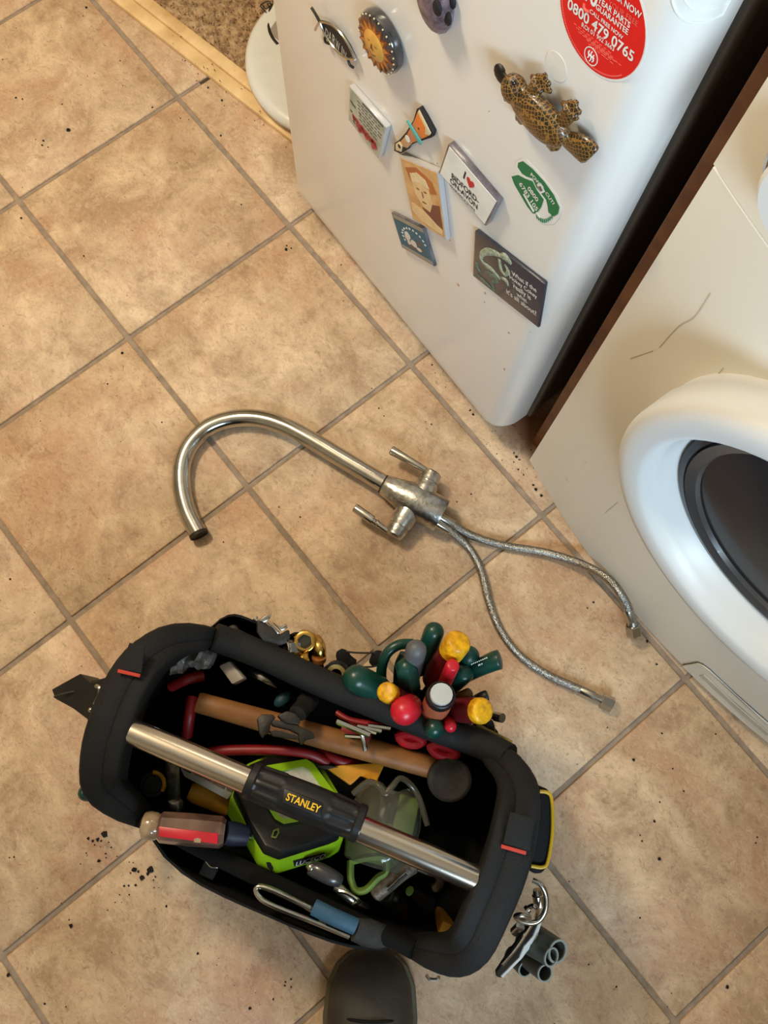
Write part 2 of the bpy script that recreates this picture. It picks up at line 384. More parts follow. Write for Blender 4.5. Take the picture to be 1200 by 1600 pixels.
# --8<-- objects
# ------------------------------------------------------------------ fridge
FN = V((-0.037, -1, 0)).normalized(); FP = Plane((0.316, 0.032, 0), FN)
FX = V((1, -0.037, 0)).normalized(); FZ = V((0, 0, 1)); FIN = -FN
def fp(s, t, z): return V((0.316, 0.032, 0)) + FX * s + FIN * t + FZ * z    # along the face, into the fridge, up
fr = thing('fridge', fp(0.28, 0.3, 0), 'white fridge covered in magnets and stickers', 'fridge')
W_F = 0.541; ZB = 0.05; ZT = 1.24
prof = [(0.0, 0.052), (0.0, 0.006), (0.002, 0.002), (0.007, 0.0)]
prof += [(W_F - 0.034 + 0.034 * math.sin(a), 0.034 - 0.034 * math.cos(a)) for a in [math.pi / 2 * k / 8 for k in range(9)]] + [(W_F, 0.052)]
def door_rings(zb, zt):
    rings = []
    for z, ins in ((zb, 0.006), (zb + 0.002, 0.002), (zb + 0.006, 0.0), (zt - 0.006, 0.0), (zt, 0.006)):
        rings.append([fp(min(max(s, ins), W_F - ins), max(t, ins if t < 0.04 else t), z) for s, t in prof])
    return rings
# the bottom right corner of the door is rounded in elevation too
bm = B(); R_ = door_rings(ZB, ZT)
rings = []
for k, (z, ins) in enumerate([(ZB, 0.020), (ZB + 0.003, 0.011), (ZB + 0.010, 0.004), (ZB + 0.022, 0.0), (ZT - 0.006, 0.0), (ZT, 0.006)]):
    r = []
    for s, t in prof:
        s2 = s
        if s > W_F - 0.05: s2 = s - ins * (s - (W_F - 0.05)) / 0.05
        e = 0.004 if k == 0 else 0.0015 if k == 1 else 0.0
        t2 = t + (e if t < 0.03 else 0)
        r.append(fp(s2, t2, z))
    rings.append(r)
add_rings(bm, rings); door = solid('door', bm, M['enamel'], fr, smooth=30)
bm = B(); add_box(bm, fp(W_F / 2, 0.058, (ZB + ZT) / 2 + 0.004), ((W_F - 0.022) / 2, 0.0058, (ZT - ZB - 0.03) / 2), (FX, FIN, FZ), bev=0.002)
solid('gasket', bm, M['gasket'], fr)
bm = B(); add_box(bm, fp(W_F / 2, 0.08, 0.645) + V((0, 0.235, 0)), (W_F / 2 - 0.004, 0.245, 0.605), bev=0.004)
add_box(bm, fp(W_F / 2, 0.073, 0.645), (W_F / 2 + 0.001, 0.008, 0.605), (FX, FIN, FZ), bev=0.003)
solid('cabinet', bm, M['cabshade'], fr)
for s, t in ((0.04, 0.09), (W_F - 0.04, 0.09), (0.04, 0.5), (W_F - 0.04, 0.5)):
    bm = B(); p = fp(s, t, 0); add_lathe(bm, p, p + FZ * 0.041, [(0, 0.018), (0.4, 0.018), (0.45, 0.01), (1, 0.01)], 14)
    solid('foot', bm, M['rubber'], fr)
# recessed grip moulding near the top of the picture
cen = FP.pt(1098, -14, 0.0); cs = (cen - V((0.316, 0.032, 0))).dot(FX)
def on_door(s, z):                                  # follows the rounded door edge
    k = max(0.0, min(s, W_F) - (W_F - 0.034)); return fp(min(s, W_F), 0.034 - math.sqrt(max(0.034 ** 2 - k * k, 0)) - 0.0002, z)
bm = B()
for r_, th in ((0.024, 0.0010), (0.018, 0.0006)):
    add_tube(bm, [on_door(cs + math.cos(2 * math.pi * k / 40) * r_, cen.z + math.sin(2 * math.pi * k / 40) * r_ * 1.5) for k in range(40)], th, 8, closed=True)
solid('handle_recess', bm, M['enamel'], fr)
# brown specks of dried food on the door
bm = B()
for x, y, r in ((716, 445, 3.2), (758, 458, 2), (757, 472, 1.6), (795, 520, 2.4), (788, 577, 2.2), (828, 519, 1.0), (566, 287, 0.8), (683, 255, 1.2), (764, 174, 1.0), (905, 185, 1), (703, 376, 1)):
    p = FP.pt(x, y, 0.0002); add_ball(bm, p, r * 0.0007, 8, (FX, FZ, FN), (1, random.uniform(0.8, 1.6), 0.35))
solid('food_specks', bm, mat('dried_food', c(176, 134, 84), 0.7), fr, kind='stuff')

# ------------------------------------------------------------------ things stuck on the fridge
def quad_slab(name, px, d, m, parent, bev=0.0008, label=None, d0=0.0004, inset=0.0):
    bm = B(); P = [FP.pt(x, y, d) for x, y in px]
    if inset:
        cc = sum(P, V()) / 4; P = [p + (cc - p).normalized() * inset for p in P]
    lo = [p - FN * (d - d0) for p in P]; add_prism(bm, lo, P, bev); return solid(name, bm, m, parent, label=label)
def fmid(px, d=0.0):
    return sum((FP.pt(x, y, d) for x, y in px), V()) / len(px)
def patch(name, pxs, d, m, parent, label=None):
    bm = B()
    for px in pxs:
        hi = [FP.pt(x, y, d) for x, y in px]; lo = [p - FN * 0.00025 for p in hi]; add_prism(bm, lo, hi)
    return solid(name, bm, m, parent, smooth=0, label=label)
def qi(q, u, v):  # bilinear position in a quad TL,TR,BR,BL
    a = (q[0][0] + (q[1][0] - q[0][0]) * u, q[0][1] + (q[1][1] - q[0][1]) * u); b_ = (q[3][0] + (q[2][0] - q[3][0]) * u, q[3][1] + (q[2][1] - q[3][1]) * u)
    return (a[0] + (b_[0] - a[0]) * v, a[1] + (b_[1] - a[1]) * v)
def sub(q, u0, v0, u1, v1): return [qi(q, u0, v0), qi(q, u1, v0), qi(q, u1, v1), qi(q, u0, v1)]
def poly(q, pts): return [qi(q, u, v) for u, v in pts]
def blob(q, u, v, ru, rv, n=10, w=0.15, rot=0.0):
    out = []
    for k in range(n):
        a = 2 * math.pi * k / n; f = 1 + random.uniform(-w, w); x, y = math.cos(a) * ru * f, math.sin(a) * rv * f
        out.append((u + x * math.cos(rot) - y * math.sin(rot), v + x * math.sin(rot) + y * math.cos(rot)))
    return poly(q, out)
def ftext(name, s, A, Bp, d, m, parent, hs=1.0, bold=0.0):
    return solid(name, text_bm(s, FP.pt(*A, d), FP.pt(*Bp, d), FN, hs, 0.0003, bold), m, parent, smooth=0)

# red round guarantee sticker
cx_ = V((0.790, 0, 0)); cen = FP.pt(945, 37, 0.0)
pts = [FP.pt(x, y, 0) for x, y in [(877, 20), (893, 70), (925, 112), (965, 126), (1000, 100), (1013, 50)]]
loc2 = [((p - pts[0]).dot(FX), (p - pts[0]).dot(FZ)) for p in pts]
# least-squares circle
def fitc(P):
    n = len(P); sx = sum(p[0] for p in P); sy = sum(p[1] for p in P)
    a11 = sum(p[0] ** 2 for p in P); a12 = sum(p[0] * p[1] for p in P); a22 = sum(p[1] ** 2 for p in P)
    b = [sum((p[0] ** 2 + p[1] ** 2) * q for p, q in zip(P, qs)) for qs in ([p[0] for p in P], [p[1] for p in P], [1] * n)]
    A = Matrix(((2 * a11, 2 * a12, sx), (2 * a12, 2 * a22, sy), (2 * sx, 2 * sy, n))); s = A.inverted() @ V(b)
    return s[0], s[1], math.sqrt(max(s[2] + s[0] ** 2 + s[1] ** 2, 1e-9))
u_, v_, rad = fitc(loc2); cen = pts[0] + FX * u_ + FZ * v_
st = thing('guarantee_sticker', cen, 'large red round sticker with white phone number on the fridge', 'sticker')
solid('border', disc_bm(cen + FN * 0.0002, rad, FN, 0.0002, 48), M['whiteprint'], st, label='thin white rim')
solid('backing', disc_bm(cen + FN * 0.0004, rad * 0.965, FN, 0.0002, 48), M['redsticker'], st)
D = 0.00068
for nm, s, A, Bq, m, hs, bo in (('lettering', '0800 479 0765', (886.5, 11.5), (988.5, 97), 'whiteprint', 1.0, 0.02), ('lettering', 'CALL FREE NOW', (921.5, 19), (973, 62), 'whiteprint', 1.0, 0.015),
        ('lettering', 'GUARANTEE', (931, 13), (981, 54.5), 'whiteprint', 1.05, 0.02), ('lettering', 'YEAR PARTS', (934, 2.5), (984, 44), 'whiteprint', 1.05, 0.02),
        ('lettering', '10', (914, -2), (932, 12.5), 'whiteprint', 1.2, 0.03), ('lettering', 'YOUR FREE', (951, 7), (996, 41.5), 'redlight', 1.0, 0.0),
        ('lettering', 'REGISTER NOW', (932, -27), (1001, 30), 'whiteprint', 1.1, 0.02), ('lettering', 'ROI 01 902 3663', (909, 41), (959.5, 80), 'whiteprint', 1.0, 0.01)):
    ftext(nm, s, A, Bq, D, M[m], st, hs, bo)
bm = B()
for k in range(6):   # fine print
    x0, y0 = 897 + k * 3.4, 36 + k * 6.5; x0 += (k > 2) * 6
    for j in range(9 - (k > 3) * 3):
        a = (x0 + j * 6.6, y0 + j * 5.4); e = random.uniform(3.5, 5.5)
        pl = [(a[0], a[1]), (a[0] + e, a[1] + e * 0.82), (a[0] + e - 0.4, a[1] + e * 0.82 + 0.9), (a[0] - 0.4, a[1] + 0.9)]
        hi = [FP.pt(x, y, D + 0.0002) for x, y in pl]; add_prism(bm, [p - FN * 0.0002 for p in hi], hi)
for k in range(54):  # small print round the rim
    a = math.radians(185 + k * 2.6); a2 = a + math.radians(1.7)
    q = [cen + FX * math.cos(t) * r + FZ * math.sin(t) * r + FN * (D + 0.0002) for t, r in ((a, rad * 0.90), (a2, rad * 0.90), (a2, rad * 0.925), (a, rad * 0.925))]
    add_prism(bm, [p - FN * 0.0002 for p in q], q)
solid('fine_print', bm, M['redlight'], st, smooth=0, kind='stuff')
bm = B(); lc = FP.pt(923.5, 88, D); rl = 0.0072
add_rings(bm, [[lc + FX * math.cos(2 * math.pi * k / 28) * r + FZ * math.sin(2 * math.pi * k / 28) * r + FN * d for k in range(28)] for r, d in ((rl, 0), (rl, 0.0002), (rl * 0.9, 0.0002), (rl * 0.9, 0))], cap=False, closed=True)
for off in (-0.35, 0.0, 0.35):
    pth = [lc + FX * rl * (off + 0.1 * math.sin(t * 6)) + FZ * rl * (t - 0.5) * (1.2 - abs(off)) + FN * 0.0002 for t in [i / 8 for i in range(9)]]
    add_tube(bm, pth, rl * 0.07, 6)
add_tube(bm, [lc - FX * rl * 0.4 + FN * 0.0002, lc + FX * rl * 0.45 + FZ * rl * 0.12 + FN * 0.0002], rl * 0.06, 6)
solid('emblem', bm, M['whiteprint'], st, smooth=0)
# phone symbol
bm = B(); add_tube(bm, spline([FP.pt(x, y, D) for x, y in ((913, 6), (912.5, 11), (916, 16.5), (920, 18))], 4), 0.0011, 8); solid('phone_symbol', bm, M['redlight'], st)

# faint round residue of an old sticker
bm = B(); rc = FP.pt(869, 104, 0.0001); add_lathe(bm, rc, rc + FN * 0.0003, [(0, 0.0125), (1, 0.0122)], 32)
o = solid('sticker_residue', bm, mat('old_glue', c(230, 227, 220), 0.4, var=0.05, scale=120), None, origin=rc, smooth=0)
tag(o, 'faint round glue mark of an old sticker beside the red sticker', 'sticker')

# green phone-shaped sticker
gs = thing('power_cut_sticker', fmid([(835, 300)]), 'green telephone shaped power cut sticker on the fridge', 'sticker')
T = lambda pts: [(520 + x / 3.3333, 120 + y / 3.3333) for x, y in pts]
patch('backing', [T([(948, 470), (955, 440), (985, 426), (1010, 432), (1065, 490), (1125, 560), (1175, 630), (1192, 690), (1178, 735), (1150, 765), (1105, 768), (1070, 748), (1045, 722), (1012, 690), (975, 625), (938, 560), (921, 525), (925, 508), (962, 500)])], 0.0005, M['whiteprint'], gs, 'pale rim')
patch('handset', [T([(962, 470), (965, 448), (990, 440), (1040, 480), (1100, 545), (1150, 615), (1180, 680), (1172, 715), (1150, 728), (1122, 706), (1118, 670), (1110, 640), (1060, 575), (1040, 530), (1010, 520), (985, 505)])], 0.0008, M['stickergreen'], gs)
patch('telephone_body', [T([(930, 520), (965, 512), (1000, 530), (1040, 545), (1062, 590), (1098, 640), (1085, 680), (1060, 712), (1040, 712), (1012, 676), (975, 612), (945, 560)])], 0.0008, M['stickergreen'], gs)
patch('screen', [T([(1062, 560), (1085, 556), (1105, 600), (1082, 610)])], 0.0010, M['whiteprint'], gs)
patch('screen_inset', [T([(1068, 572), (1082, 570), (1092, 594), (1080, 598)])], 0.00125, M['grey'], gs)
patch('underline', [T([(990, 612), (996, 610), (1050, 700), (1043, 706)]), T([(1056, 708), (1062, 704), (1080, 735), (1072, 738)])], 0.0011, M['whiteprint'], gs)
bm = B()
for k in range(9):
    a = (1064 + k * 9.5, 738 + 22 * math.sin(math.pi * k / 8)); b_ = (a[0] - 3 + k * 0.6, a[1] - 18)
    add_tube(bm, [FP.pt(*T([a])[0], 0.0009), FP.pt(*T([b_])[0], 0.0009)], 0.0006, 6)
solid('coiled_cord', bm, M['stickergreen'], gs)
ftext('lettering', 'POWER', T([(1030, 512)])[0], T([(1098, 592)])[0], 0.0009, M['whiteprint'], gs, 1.15, 0.02)
ftext('lettering', 'CUT?', T([(1107, 606)])[0], T([(1148, 668)])[0], 0.0009, M['whiteprint'], gs, 1.15, 0.02)
ftext('lettering', '0800', T([(1014, 583)])[0], T([(1064, 652)])[0], 0.0009, M['whiteprint'], gs, 1.1, 0.02)
ftext('lettering', '6783 105', T([(970, 558)])[0], T([(1060, 700)])[0], 0.0009, M['whiteprint'], gs, 1.1, 0.02)

# acrylic magnet with a town's name
q = [(700, 225), (778, 316.5), (758.5, 354), (685, 270)]
t = thing('acrylic_town_magnet', fmid(q), 'clear acrylic magnet with a red heart and black town name', 'magnet')
quad_slab('acrylic_block', q, 0.0085, M['acrylicdark'], t, 0.001)
quad_slab('insert_card', q, 0.0090, M['whiteprint'], t, 0.0, d0=0.0084, inset=0.003)
for s, A, Bq, hs, bo in (('I', (723.8, 277.5), (725.8, 280), 0.8, 0.0), ('BIDFORD-', (706, 278), (748, 318.8), 1.1, 0.02), ('ON-AVON', (703.5, 284.5), (746, 327.5), 1.05, 0.02), ('WARWICKSHIRE', (702.5, 290), (742.5, 331.5), 0.95, 0.0)):
    ftext('lettering', s, A, Bq, 0.0090, M['blackprint'], t, hs, bo)
H = [(0, -1), (0.55, -0.45), (0.95, 0.05), (1.0, 0.5), (0.75, 0.85), (0.35, 0.85), (0, 0.5), (-0.35, 0.85), (-0.75, 0.85), (-1.0, 0.5), (-0.95, 0.05), (-0.55, -0.45)]
hc = FP.pt(735.0, 286.5, 0.0090); bm = B(); hi = [hc + FX * x * 0.0062 + FZ * y * 0.0068 + FN * 0.0004 for x, y in H]; add_prism(bm, [p - FN * 0.0004 for p in hi], hi); solid('heart', bm, mat('heart_red', c(196, 44, 48), 0.5), t, smooth=0)

# sepia portrait magnet
q = [(623.5, 243), (683.5, 268.5), (697, 376.5), (644.5, 342)]
t = thing('portrait_magnet', fmid(q), 'acrylic magnet with a sepia portrait of a person in a pale cap', 'magnet')
quad_slab('acrylic_block', q, 0.0080, M['acrylic'], t, 0.001)
quad_slab('insert_card', q, 0.0085, mat('sepia_paper', c(224, 180, 122), 0.6, col2=c(196, 146, 92), scale=50), t, 0.0, d0=0.0079, inset=0.0035)
sep = {k: mat('sepia_' + k, v, 0.6, var=0.15, scale=80) for k, v in dict(face=c(232, 200, 148), hair=c(188, 112, 60), cap=c(240, 216, 172), shirt=c(128, 78, 60), shade=c(150, 92, 56)).items()}
patch('hair', [poly(q, [(0.10, 0.16), (0.42, 0.08), (0.80, 0.20), (0.90, 0.36), (0.70, 0.40), (0.2, 0.34)])], 0.0088, sep['hair'], t)
patch('shirt', [poly(q, [(0.50, 0.60), (0.93, 0.52), (0.94, 0.86), (0.55, 0.80), (0.40, 0.70)])], 0.0088, sep['shirt'], t)
patch('face', [poly(q, [(0.22, 0.30), (0.48, 0.26), (0.68, 0.36), (0.72, 0.55), (0.62, 0.70), (0.44, 0.68), (0.26, 0.52)])], 0.0090, sep['face'], t)
patch('cap', [poly(q, [(0.20, 0.22), (0.40, 0.16), (0.62, 0.22), (0.70, 0.34), (0.46, 0.31), (0.22, 0.34)])], 0.0092, sep['cap'], t)
patch('arm', [poly(q, [(0.08, 0.70), (0.45, 0.74), (0.92, 0.88), (0.92, 0.95), (0.30, 0.93), (0.06, 0.84)])], 0.0090, sep['face'], t)
patch('features', [blob(q, 0.36, 0.42, 0.045, 0.014), blob(q, 0.56, 0.42, 0.045, 0.014), poly(q, [(0.45, 0.44), (0.48, 0.44), (0.50, 0.52), (0.46, 0.53)]), blob(q, 0.49, 0.595, 0.07, 0.012)], 0.0092, sep['shade'], t)

# verse-and-flowers magnet
q = [(545.5, 133.5), (604, 199.5), (592, 249), (544, 187)]
t = thing('verse_magnet', fmid(q), 'acrylic magnet with a grey verse above red flowers', 'magnet')
quad_slab('acrylic_block', q, 0.0075, M['acrylic'], t, 0.001)
quad_slab('insert_card', q, 0.0080, mat('verse_paper', c(196, 192, 176), 0.6, col2=c(150, 156, 136), scale=45), t, 0.0, d0=0.0074, inset=0.003)
patch('dark_band', [sub(q, 0.36, 0.05, 0.92, 0.11)], 0.0083, M['grey'], t)
bl = []
for r_ in range(6):
    u = 0.22 + 0.02 * r_
    while u < 0.84:
        e = random.uniform(0.05, 0.11); v = 0.16 + 0.085 * r_; bl.append(sub(q, u, v, u + e, v + 0.028)); u += e + 0.03
patch('verse_print', bl, 0.0083, mat('verse_ink', c(92, 90, 84), 0.6), t)
fl = [blob(q, random.uniform(0.16, 0.84), random.uniform(0.72, 0.9), 0.06, 0.06, 9, 0.3) for _ in range(24)]
patch('flowers', fl, 0.0083, mat('flower_red', c(196, 82, 76), 0.6, col2=c(150, 52, 56), scale=300), t)
patch('leaves', [blob(q, random.uniform(0.08, 0.4), random.uniform(0.35, 0.9), 0.04, 0.04, 7, 0.3) for _ in range(9)], 0.0082, mat('leaf_green', c(104, 116, 88), 0.6), t)

# blue cartoon-style magnet, plain stand-in figure
q = [(611, 332), (661, 357), (679, 417), (628, 387)]
t = thing('blue_picture_magnet', fmid(q), 'small teal blue picture magnet with grey end strips', 'magnet')
quad_slab('acrylic_block', q, 0.0045, M['acrylicdark'], t, 0.0008)
quad_slab('insert_card', q, 0.0050, mat('teal_paper', c(62, 104, 124), 0.6, var=0.2, scale=60), t, 0.0, d0=0.0044, inset=0.002)
patch('end_strip', [sub(q, 0.03, 0.02, 0.97, 0.13)], 0.0053, mat('strip_grey', c(158, 148, 132), 0.6), t); patch('end_strip', [sub(q, 0.03, 0.88, 0.97, 0.98)], 0.0053, bpy.data.materials['strip_grey'], t)
bl = []
for k in range(12):
    a = math.radians(200 - k * 17); bl.append(blob(q, 0.54 + 0.36 * math.cos(a), 0.56 - 0.33 * math.sin(a), 0.032, 0.024, 6, 0.25, a))
patch('arched_print', bl, 0.0053, M['whiteprint'], t)
patch('pale_shape', [blob(q, 0.34, 0.5, 0.09, 0.13, 9, 0.2, 0.5), blob(q, 0.48, 0.64, 0.10, 0.1, 9), blob(q, 0.62, 0.74, 0.1, 0.05, 8), blob(q, 0.33, 0.68, 0.05, 0.09, 8)], 0.0053, mat('pale_figure', c(222, 212, 202), 0.6), t)
patch('dark_shape', [blob(q, 0.68, 0.56, 0.07, 0.09, 8), blob(q, 0.40, 0.78, 0.14, 0.05, 9), blob(q, 0.74, 0.72, 0.05, 0.06, 7)], 0.0055, mat('brown_figure', c(108, 92, 84), 0.6), t)

# navy slogan magnet
q = [(743, 360), (851, 444), (840, 511.5), (740, 430.5)]
t = thing('slogan_magnet', fmid(q), 'large navy magnet with white slogan and pale green figure, lowest on the fridge', 'magnet')
quad_slab('plate', q, 0.0050, mat('navy_plate', c(44, 50, 66), 0.35, var=0.15, scale=20, coat=0.3), t, 0.0006)
quad_slab('base', [(742.2, 360.6), (852.3, 445), (841.3, 512), (739.2, 431)], 0.0035, M['acrylicdark'], t, 0.0)
K = lambda x, y: (730 + x / 8.571, 350 + y / 8.571)
for s, A, Bq in (('What if the', K(603, 682), K(932, 917)), ('Hokey Cokey', K(574, 727), K(938, 1003)), ('really is', K(625, 852), K(856, 1022)), ('what', K(668, 957), K(802, 1057)), ("it's all about?", K(530, 922), K(932, 1232))):
    ftext('lettering', s, A, Bq, 0.0050, M['whiteprint'], t, 1.05, 0.01)
def stroke(bm, pts, w0, w1, d):
    P = [FP.pt(*K(x, y), d) for x, y in pts]; P = spline(P, 4); n = len(P)
    add_tube(bm, P, [1.25 * (w0 + (w1 - w0) * abs(2 * i / (n - 1) - 1)) for i in range(n)], 8, flat=0.25, up=FN)
bm = B()      # a plain crouched stone figure made of a few pale strokes
stroke(bm, [(180, 480), (200, 400), (290, 370), (400, 400), (460, 440)], 0.0042, 0.002, 0.005)
stroke(bm, [(440, 430), (520, 450), (590, 540)], 0.0052, 0.002, 0.005)
stroke(bm, [(430, 470), (450, 600), (500, 680)], 0.0026, 0.0018, 0.005)
stroke(bm, [(500, 690), (550, 640), (500, 540)], 0.0028, 0.0014, 0.005)
stroke(bm, [(180, 460), (230, 540), (340, 620), (440, 740)], 0.0034, 0.0016, 0.005)
stroke(bm, [(450, 720), (520, 760), (548, 830)], 0.003, 0.0012, 0.005)
solid('stone_figure', bm, mat('pale_verdigris', c(186, 196, 172), 0.6, col2=c(112, 130, 118), scale=320), t)
bm = B()
stroke(bm, [(140, 520), (130, 580), (190, 650)], 0.0034, 0.001, 0.005); stroke(bm, [(300, 700), (360, 690), (400, 760), (330, 780)], 0.003, 0.0015, 0.005)
stroke(bm, [(130, 680), (240, 780), (370, 910)], 0.0024, 0.001, 0.005); stroke(bm, [(330, 790), (350, 850), (380, 900)], 0.002, 0.001, 0.005); stroke(bm, [(230, 650), (300, 660), (340, 720)], 0.0026, 0.001, 0.005)
solid('stone_drapery', bm, mat('dark_verdigris', c(112, 132, 120), 0.6, var=0.5, scale=320), t)

# chrome fish badge with legs
T = lambda pts: [(480 + x / 7.5, y / 7.5) for x, y in pts]
t = thing('fish_badge', fmid(T([(340, 460)])), 'chrome fish outline badge with legs and raised lettering on the fridge', 'badge')
bm = B(); d_ = 0.005
up = [FP.pt(x, y, d_) for x, y in T([(95, 350), (140, 270), (200, 255), (300, 300), (400, 400), (490, 540), (560, 690)])]
lowp = [FP.pt(x, y, d_) for x, y in T([(50, 90), (100, 170), (150, 265), (210, 400), (300, 540), (400, 640), (480, 685), (560, 690)])]
add_tube(bm, spline(up, 5), 0.0016, 8); add_tube(bm, spline(lowp[2:], 5), 0.0016, 8); solid('outline', bm, M['chrome'], t)
bm = B(); add_tube(bm, spline(lowp[:3], 5), 0.0017, 8); solid('tail', bm, M['castblack'], t)
bm = B(); lens = [FP.pt(x, y, 0.0042) for x, y in T([(160, 285), (210, 275), (300, 320), (400, 420), (480, 545), (530, 670), (470, 670), (400, 620), (310, 530), (230, 410), (185, 330)])]
add_prism(bm, [p - FN * 0.0038 for p in lens], lens); solid('infill', bm, M['blackprint'], t)
for pp in ([(205, 440), (215, 490), (255, 510)], [(480, 700), (500, 760), (540, 790)]):
    bm = B(); add_tube(bm, spline([FP.pt(x, y, 0.004) for x, y in T(pp)], 4), 0.0016, 8); solid('leg', bm, M['castblack'], t)
# letters of growing and shrinking height follow the lens
for ch, x, y, hh in zip('DARWIN', (232, 268, 312, 356, 408, 440), (418, 474, 528, 584, 628, 656), (.0105, .0145, .0160, .0155, .0125, .0095)):
    wd = {'W': .0078, 'I': .0016}.get(ch, .0058); A = FP.pt(*T([(x, y)])[0], 0.0043); A = A - FX * wd * .5; tl = (FX - FZ * 0.12).normalized()
    solid('letter', text_bm(ch, A, A + tl * wd, FN, 1.0, 0.0003, 0.015, high=hh), M['silverletter'], t, smooth=0)

# painted sun disc
t_c = FP.pt(600, 70, 0.0)
Pn = [FP.pt(x, y, 0.014) for x, y in [(566, 26), (563.5, 50), (575, 90), (590, 110), (605, 117), (612, 105), (611, 85), (597, 45), (580, 22)]]
uu = [((p - t_c).dot(FX), (p - t_c).dot(FZ)) for p in Pn]; ux, uz, ur = fitc(uu)
t_c = t_c + FX * ux + FZ * uz
t = thing('sun_magnet', t_c, 'round domed magnet painted with an orange sun face on black', 'magnet')
bm = B(); add_lathe(bm, t_c + FN * 0.0004, t_c + FN * 0.0154, [(0, ur * 0.98), (0.12, ur * 1.06), (0.5, ur * 1.10), (0.8, ur * 1.04), (0.95, ur * 0.9), (1.0, ur * 0.7)], 40)
solid('disc', bm, mat('black_glaze', c(38, 42, 50), 0.15, col2=c(70, 66, 66), scale=90, coat=0.8), t)
def star(n, r1, r2, d, ph=0.0, jit=0.0):
    return [t_c + FX * math.cos(ph + math.pi * k / n) * (r1 if k % 2 else r2) * (1 + random.uniform(-jit, jit)) + FZ * math.sin(ph + math.pi * k / n) * (r1 if k % 2 else r2) + FN * d for k in range(2 * n)]
for nm, r1, r2, d, cc in (('outer_rays', 0.72, 0.97, 0.0158, c(122, 62, 28)), ('inner_rays', 0.56, 0.84, 0.0162, c(196, 120, 44))):
    bm = B(); S_ = star(16, ur * r1, ur * r2, d, jit=0.05); add_prism(bm, [p - FN * 0.0010 for p in S_], S_); solid(nm, bm, mat('sun_' + nm, cc, 0.35, var=0.3, scale=160), t, smooth=0)
bm = B(); add_lathe(bm, t_c + FN * 0.0155, t_c + FN * 0.0185, [(0, ur * 0.58), (0.6, ur * 0.52), (1, ur * 0.3)], 32); solid('sun_face', bm, mat('sun_ochre', c(218, 164, 78), 0.35, var=0.2, scale=110), t)
bm = B()
def sp(a, b_, d): return t_c + FX * a * ur + FZ * b_ * ur + FN * d
for sx in (-1, 1): add_ball(bm, sp(0.2 * sx, 0.14, 0.0178), ur * 0.1, 10, (FX, FZ, FN), (1.2, 0.5, 0.3))
add_tube(bm, spline([sp(-0.2, -0.24, 0.0178), sp(0, -0.32, 0.0182), sp(0.2, -0.24, 0.0178)], 4), ur * 0.035, 8); add_tube(bm, [sp(-0.03, 0.1, 0.0184), sp(-0.05, -0.08, 0.0188), sp(0.06, -0.09, 0.0186)], ur * 0.03, 8)
solid('face_lines', bm, mat('sun_lines', c(118, 74, 36), 0.5), t)
bm = B()
for k in range(26):
    a = 2 * math.pi * k / 26; add_ball(bm, sp(math.cos(a) * 1.0, math.sin(a) * 1.0, 0.0135), ur * 0.035, 8)
solid('rim_dots', bm, mat('cream_dots', c(214, 196, 158), 0.4), t)

# mottled mask at the top edge
mc = FP.pt(686, -14, 0.0)
t = thing('mask_magnet', mc, 'mottled purple grey stone mask magnet at the top edge', 'magnet')
mx_, mz_ = FX * 0.95 + FZ * 0.2, FZ * 0.95 - FX * 0.25
bm = B(); add_ball(bm, mc + FN * 0.004, 0.024, 24, (mx_.normalized(), mz_.normalized(), FN), (0.92, 1.5, 0.62)); solid('head', bm, mat('mottled_stone', c(134, 112, 122), 0.35, col2=c(70, 62, 68), scale=120, bump=0.4, coat=0.3), t)
for x, y, r, nm in ((683, 12, 0.0062, 'eye_socket'), (699, 28, 0.0058, 'mouth_hole'), (706, 2, 0.0055, 'eye_socket')):
    bm = B(); d = 0.03; mu, mv = mx_.normalized(), mz_.normalized()
    while d > 0.002:
        p = FP.pt(x, y, d); q_ = p - (mc + FN * 0.004)
        if (q_.dot(mu) / (0.024 * 0.92)) ** 2 + (q_.dot(mv) / 0.036) ** 2 + (q_.dot(FN) / (0.024 * 0.62)) ** 2 < 0.97: break
        d -= 0.0005
    add_ball(bm, p, r, 14, ((FX + FZ * 0.3).normalized(), (FZ - FX * 0.3).normalized(), FN), (0.9, 1.25, 0.5)); solid(nm, bm, M['blackprint'], t)

# orange enamel clothes-peg figure
T = lambda pts: [(520 + x / 3.3333, 120 + y / 3.3333) for x, y in pts]
t = thing('enamel_figure_magnet', fmid(T([(420, 280)])), 'orange enamel figure magnet with turquoise cross bar beside the portrait', 'magnet')
def slabT(name, pts, d0, d1, m, bev=0.0004):
    bm = B(); add_slab(bm, FP, T(pts), d0, d1, bev); return solid(name, bm, m, t)
slabT('backing', [(322, 345), (318, 385), (352, 402), (382, 385), (395, 360), (430, 345), (512, 318), (520, 290), (480, 215), (448, 162), (436, 168), (420, 225), (380, 290), (345, 330)], 0.0004, 0.006, M['blackprint'])
slabT('robe', [(385, 300), (425, 225), (440, 185), (455, 200), (480, 265), (503, 305), (440, 335), (410, 345), (395, 330)], 0.0055, 0.0066, mat('enamel_orange', c(222, 120, 44), 0.35, var=0.12, scale=90, coat=0.3))
slabT('hem', [(440, 185), (448, 172), (475, 225), (510, 295), (503, 306), (478, 300), (480, 265)], 0.0060, 0.0070, mat('enamel_cream', c(226, 208, 168), 0.4))
slabT('chest', [(350, 338), (385, 302), (412, 345), (388, 372), (352, 360)], 0.0055, 0.0066, mat('enamel_tan', c(204, 160, 112), 0.4, var=0.2, scale=160))
slabT('head', [(326, 350), (345, 338), (362, 358), (356, 392), (326, 382)], 0.0060, 0.0070, bpy.data.materials['enamel_cream'])
